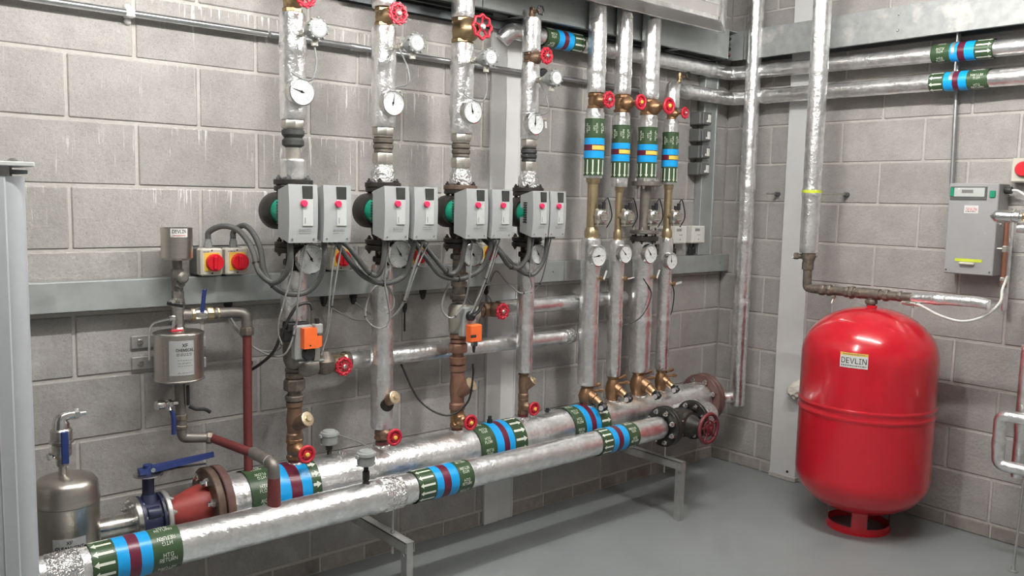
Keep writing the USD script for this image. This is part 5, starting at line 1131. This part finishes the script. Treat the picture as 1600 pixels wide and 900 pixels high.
# sticker faces towards the room
sa = -2.885
rs = R + .0012
ref = A(math.cos(sa), math.sin(sa), 0)
s = t.part('sticker', lathe_open([(rs - .0008, 0), (rs, 0), (rs, .072), (rs - .0008, .072)], (0, 0, .874), (0, 0, 1), 18, sa - .197, sa + .197), 'paper', 'white sticker with yellow edge')
def on_v(m, z, r=rs): return wrap(put(m, (0, 0, 0), (0, 1, 0), (-1, 0, 0)), (0, 0, z), (0, 0, -1), ref, r + .0003)
t.part('yellow_strip', lathe_open([(rs, 0), (rs + .0005, 0), (rs + .0005, .013), (rs, .013)], (0, 0, .933), (0, 0, 1), 18, sa - .197, sa + .197), 'yellow', parent=s)
t.part('lettering', on_v(text('DEVLIN', .027, (0, 0, 0), (1, 0, 0), (0, 1, 0), width=.115), .909), 'ink', parent=s)
t.part('fine_print', [on_v(fix(bars((0, 0, 0), (1, 0, 0), (0, 1, 0), .115, 1, .006, .01, seed=3)), .885), on_v(fix(bars((0, 0, 0), (1, 0, 0), (0, 1, 0), .10, 1, .003, .01, seed=5)), .9395, rs + .0004)], 'ink_grey', parent=s)
t = T('wrapped_stub', 'crumpled off-white lagged pipe end behind the vessel against the white column', 'pipe end', (-.06, -.60, .57)); v = lathe([(.035, 0), (.05, .02), (.048, .06), (.035, .09), (.012, .11)], (.02, -.06, .01), (-.35, .75, -.28), 28); v = v.subdivide(); v.vertices = v.vertices + (meshkit.noise(v.vertices * 60)[:, None] - .5) * .022; t.part('wrapping', v, 'flue_white')

PXV = -.36
VP = foil_pipe('foil-clad pipe dropping to the dark valve left of the red vessel', [(PXV, -.812, 1.385), (PXV, -.812, 2.985)], .047, seams=(.315, .95), seed=130, amp=.0014)
VP.part('marker_tape', lathe_open([(.0485, 0), (.0503, 0), (.0503, .017), (.0485, .017)], (PXV, -.812, 1.70), (0, 0, 1), 40), 'lime', 'lime yellow marker tape', world=True)
t = T('malleable_pipework', 'dark malleable iron elbow, valve and tee run over the red vessel', 'pipe', (PXV, -.815, 1.20))
t.part('pipe_run', tube(arcs([(0, .002, .17), (0, .0, .0), (0, -.03, -.005), (0, -.56, .002)], .065), .023, 20), 'malleable_dark')
t.part('valve_body', [lathe([(.034, 0), (.038, .02), (.03, .05), (.026, .07)], (0, .0, .19), (0, 0, -1), 22), hexnut((0, .002, .095), (0, .002, .14), .030, 8), cyl((0, 0, .165), (-.02, .065, .165), .014, 14), hexnut((-.015, .05, .165), (-.024, .072, .165), .018)], 'malleable_dark'); t.part('valve_tails', [cyl((0, .03, .16), (-.02, .085, .155), .007, 10), cyl((.01, -.02, .17), (.0, -.05, .175), .010, 10)], 'zinc')
t.part('collars', [hexnut((0, y, z), (0, y - w, z), r, 8) for y, w, z, r in ((-.075, .03, -.004, .03), (-.12, .022, -.003, .031), (-.215, .022, -.002, .029), (-.245, .02, -.002, .034), (-.28, .03, -.002, .028), (-.42, .025, .0, .030), (-.49, .02, .002, .026))], 'malleable_dark')
t.part('tee', [cyl((0, -.357, .0), (0, -.357, -.065), .021, 18), hexnut((0, -.357, -.03), (0, -.357, -.05), .030, 8), cyl((0, -.31, 0), (0, -.40, 0), .028, 18)], 'malleable_dark'); t.part('drain_cock', [cyl((0, -.155, 0), (0, -.155, -.045), .009, 12), hexnut((0, -.155, -.03), (0, -.155, -.04), .014), cyl((0, -.155, -.045), (-.01, -.15, -.07), .006, 10)], 'zinc')
foil_pipe('short bright foil-clad pipe slanting from the malleable run towards the right', [(PXV, -1.375, 1.203), (PXV, -1.66, 1.212), (PXV, -1.72, 1.206)], .026, seams=(.12,), seed=131, amp=.0008)
cable('braided_hose', 'white flexible hose looping under the bright foil pipe', [(PXV, -1.34, 1.178), (PXV - .02, -1.42, 1.172), (PXV - .03, -1.52, 1.135), (PXV - .02, -1.62, 1.118), (PXV + .02, -1.70, 1.15), (PXV + .06, -1.745, 1.215), (PXV + .09, -1.74, 1.27), (PXV + .14, -1.74, 1.33)], .0062, 'meter_white')
t = T('hose_valve', 'tiny chrome check valve at the start of the white hose', 'valve', (PXV - .012, -1.365, 1.176)); t.part('valve_body', [cyl((0, .03, .0), (0, -.06, -.002), .009, 14), hexnut((0, .01, 0), (0, -.01, 0), .013), hexnut((0, -.035, 0), (0, -.05, 0), .012), cyl((0, -.02, 0), (0, -.02, -.022), .005, 10)], 'zinc')

# pressurisation unit
t = T('pressurisation_unit', 'grey wall-mounted pressurisation unit with display and green badges', 'control unit', (-.001, -1.53, 1.318))
t.part('steel_case', box(-.132, 0, -.113, .113, 0, .441, .004), 'grey_unit')
fr = t.part('display_panel', box(-.1345, -.13, -.062, .106, .36, .425, .001), 'cable_grey', 'dark display recess'); t.part('display_strip', box(-.1365, -.133, -.052, .088, .376, .420, .001), 'panel_grey', parent=fr); t.part('screen', box(-.1372, -.136, .0, .052, .394, .410), 'ink_grey', parent=fr); t.part('end_badge', box(-.138, -.133, .088, .106, .378, .420, .001), 'green_box', 'green end cap', parent=fr); t.part('status_lamp', lathe([(.004, 0), (.004, .002)], (-.1365, .066, .414), (-1, 0, 0), 12), 'white', parent=fr)
t.part('green_badge', box(-.138, -.131, -.100, -.074, .372, .406, .003), 'green_box', 'green square badge')
s = t.part('sticker', box(-.1328, -.131, -.028, .036, .297, .335), 'paper', 'white printed sticker'); t.part('lettering', text('DEVLIN', .014, (-.1328, .004, .316), (0, -1, 0), (0, 0, 1), width=.05), 'ink_red', parent=s); t.part('small_print', bars((-.1328, .004, .305), (0, -1, 0), (0, 0, 1), .052, 1, .004, .005, seed=8), 'ink_grey', parent=s)
t.part('lime_tape', box(-.1335, -.131, -.062, .062, .062, .076), 'lime', 'lime yellow tape strip'); t.part('pull_handle', box(-.150, -.131, -.032, .038, .046, .060, .005), 'cream', 'cream pull handle')
for y in (-.10, .10): t.part('case_screw', lathe([(.004, 0), (.004, .002)], (-.1325, y, .018), (-1, 0, 0), 10), 'chrome')
t.part('hinge', [cyl((-.07, .113, .36), (-.07, .122, .36), .012, 14), cyl((-.07, .113, .30), (-.07, .120, .30), .010, 14)], 'strut')
t.part('cable_entry', cyl((-.06, -.113, .41), (-.06, -.145, .41), .018, 16, .003), 'screen_dark')
cable('power_cable', 'white cable curling from the side of the pressurisation unit', [(-.061, -1.675, 1.728), (-.06, -1.70, 1.725), (-.06, -1.735, 1.70), (-.06, -1.765, 1.66), (-.05, -1.80, 1.65)], .006, 'white')
t = T('chrome_pipe', 'shiny chrome capped pipe jutting in from the right before the pressurisation unit', 'pipe', (-.45, -1.73, 1.606)); t.part('pipe_tube', lathe([(.006, 0), (.024, .018), (.027, .03), (.027, .085), (.024, .087), (.024, .095), (.029, .097), (.029, .115), (.016, .117), (.016, 1.2)], (0, 0, 0), (.1, -1, 0), 28), 'chrome'); t.part('side_spur', cyl((0, -.03, -.02), (-.02, -.055, -.04), .006, 10), 'chrome'); t.part('brass_union', hexnut((.0125, -.125, 0), (.02, -.2, 0), .019, 8), 'brass')
foil_pipe('white-capped foil pipe under the chrome one at the right edge', [(-.43, -1.835, 1.557), (-.36, -3.0, 1.557)], .022, seed=134, m='foil_smooth')
t = T('copper_pipe', 'reddish copper pipe dropping right of the pressurisation unit', 'pipe', (-.10, -1.68, 1.285)); t.part('pipe_tube', tube([(0, .0, .0), (.0, .003, .30)], .012, 16), 'copper'); t.part('cap', cyl((0, 0, -.018), (0, 0, .004), .017, 16), 'malleable_dark'); t.part('union', [hexnut((0, 0, .012), (0, 0, .03), .016), cyl((0, 0, .165), (-.0, .04, .165), .007, 10), hexnut((0, 0, .15), (0, 0, .18), .016)], 'zinc')
foil_pipe('thin foil-clad pipe behind the copper pipe right of the pressurisation unit', [(-.045, -1.675, 1.15), (-.045, -1.675, 1.50)], .014, seed=135, m='foil_smooth')

# pipes at the right edge
t = T('foil_clad_pipe', 'foil-clad U-shaped pipe loop low at the right edge of the room', 'insulated pipe', (-.33, -1.79, .46))
t.part('foil_lagging', foil([(-.33, -3.1, .72), (-.33, -1.795, .705), (-.33, -1.80, .475), (-.33, -3.1, .482)], .0265, .0008, rad=.035, seed=140, seams=(1.42,)), 'foil_smooth', world=True)
foil_pipe('foil-clad vertical pipe standing behind the U-shaped loop', [(-.20, -1.845, .40), (-.20, -1.845, 1.02)], .030, seed=141, seams=(.24,), m='foil_smooth')
t = T('floor_stand', 'thin steel rod stand with round foot on the floor at the right edge', 'stand', (-.331, -1.902, 0)); t.part('rod', cyl((0, 0, .004), (0.0, -.012, .475), .0055, 12), 'strut'); t.part('foot', lathe([(.02, 0), (.02, .005), (.009, .008), (.009, .03)], (0, 0, 0), (0, 0, 1), 20), 'strut')
for lab, y, z in (('thin rod bracket reaching from the wall to the corner foil pipe', -.388, 1.70), ('thin rod bracket reaching from the wall to the foil pipe over the vessel', -.82, 1.70)):
    t = T('wall_bracket', lab, 'bracket', (0, y, z)); e = -.13 if y > -.5 else -.33
    t.part('rod', cyl((0, 0, 0), (e, 0, 0), .005, 10), 'zinc'); t.part('wall_boss', [cyl((0, 0, 0), (-.025, 0, 0), .014, 14), hexnut((-.02, 0, 0), (-.035, 0, 0), .012)], 'strut_dark')

# ================================================================== CABINET AT THE LEFT EDGE
t = T('plant_cabinet', 'tall pale grey plant cabinet with bolted top plate at the left edge', 'cabinet', (-4.26, -.72, 0))
t.part('cabinet_body', prism([(-.55, 0), (.0, 0)] + [(.20 + .05 * math.sin(a), .05 - .05 * math.cos(a)) for a in np.linspace(0, PI / 2, 8)] + [(.25, .18), (-.55, .18)], 'z', .0, 1.665), 'cabinet_grey')
t.part('front_door', prism([(-.50, -.012), (.192, -.012), (.197, -.006), (.197, .004), (-.50, .004)], 'z', .06, 1.662), 'cabinet_grey', smooth=20)
t.part('door_joint', box(-.5, .165, -.0135, -.011, .05, .058), 'ink_grey'); t.part('edge_seal', prism([(.160, -.0135), (.163, -.0135), (.163, -.011), (.160, -.011)], 'z', .06, 1.66), 'cabinet_seal')
t.part('top_plate', box(-.55, .262, -.02, .18, 1.690, 1.702, .002), 'panel_grey'); t.part('spacer', [cyl((.20, .03, 1.66), (.20, .03, 1.692), .013, 14), cyl((.225, .12, 1.66), (.225, .12, 1.692), .010, 14), cyl((-.2, .03, 1.66), (-.2, .03, 1.692), .013, 14)], 'cabinet_seal'); t.part('under_plate', box(-.55, .255, .03, .17, 1.672, 1.682, .001), 'strut_dark')
t.part('top_bolt', lathe([(.012, 0), (.012, .006), (.007, .010)], (.225, .05, 1.702), (0, 0, 1), 16), 'chrome')
print('things', sum(1 for p in stage.GetPrimAtPath('/World').GetChildren()))
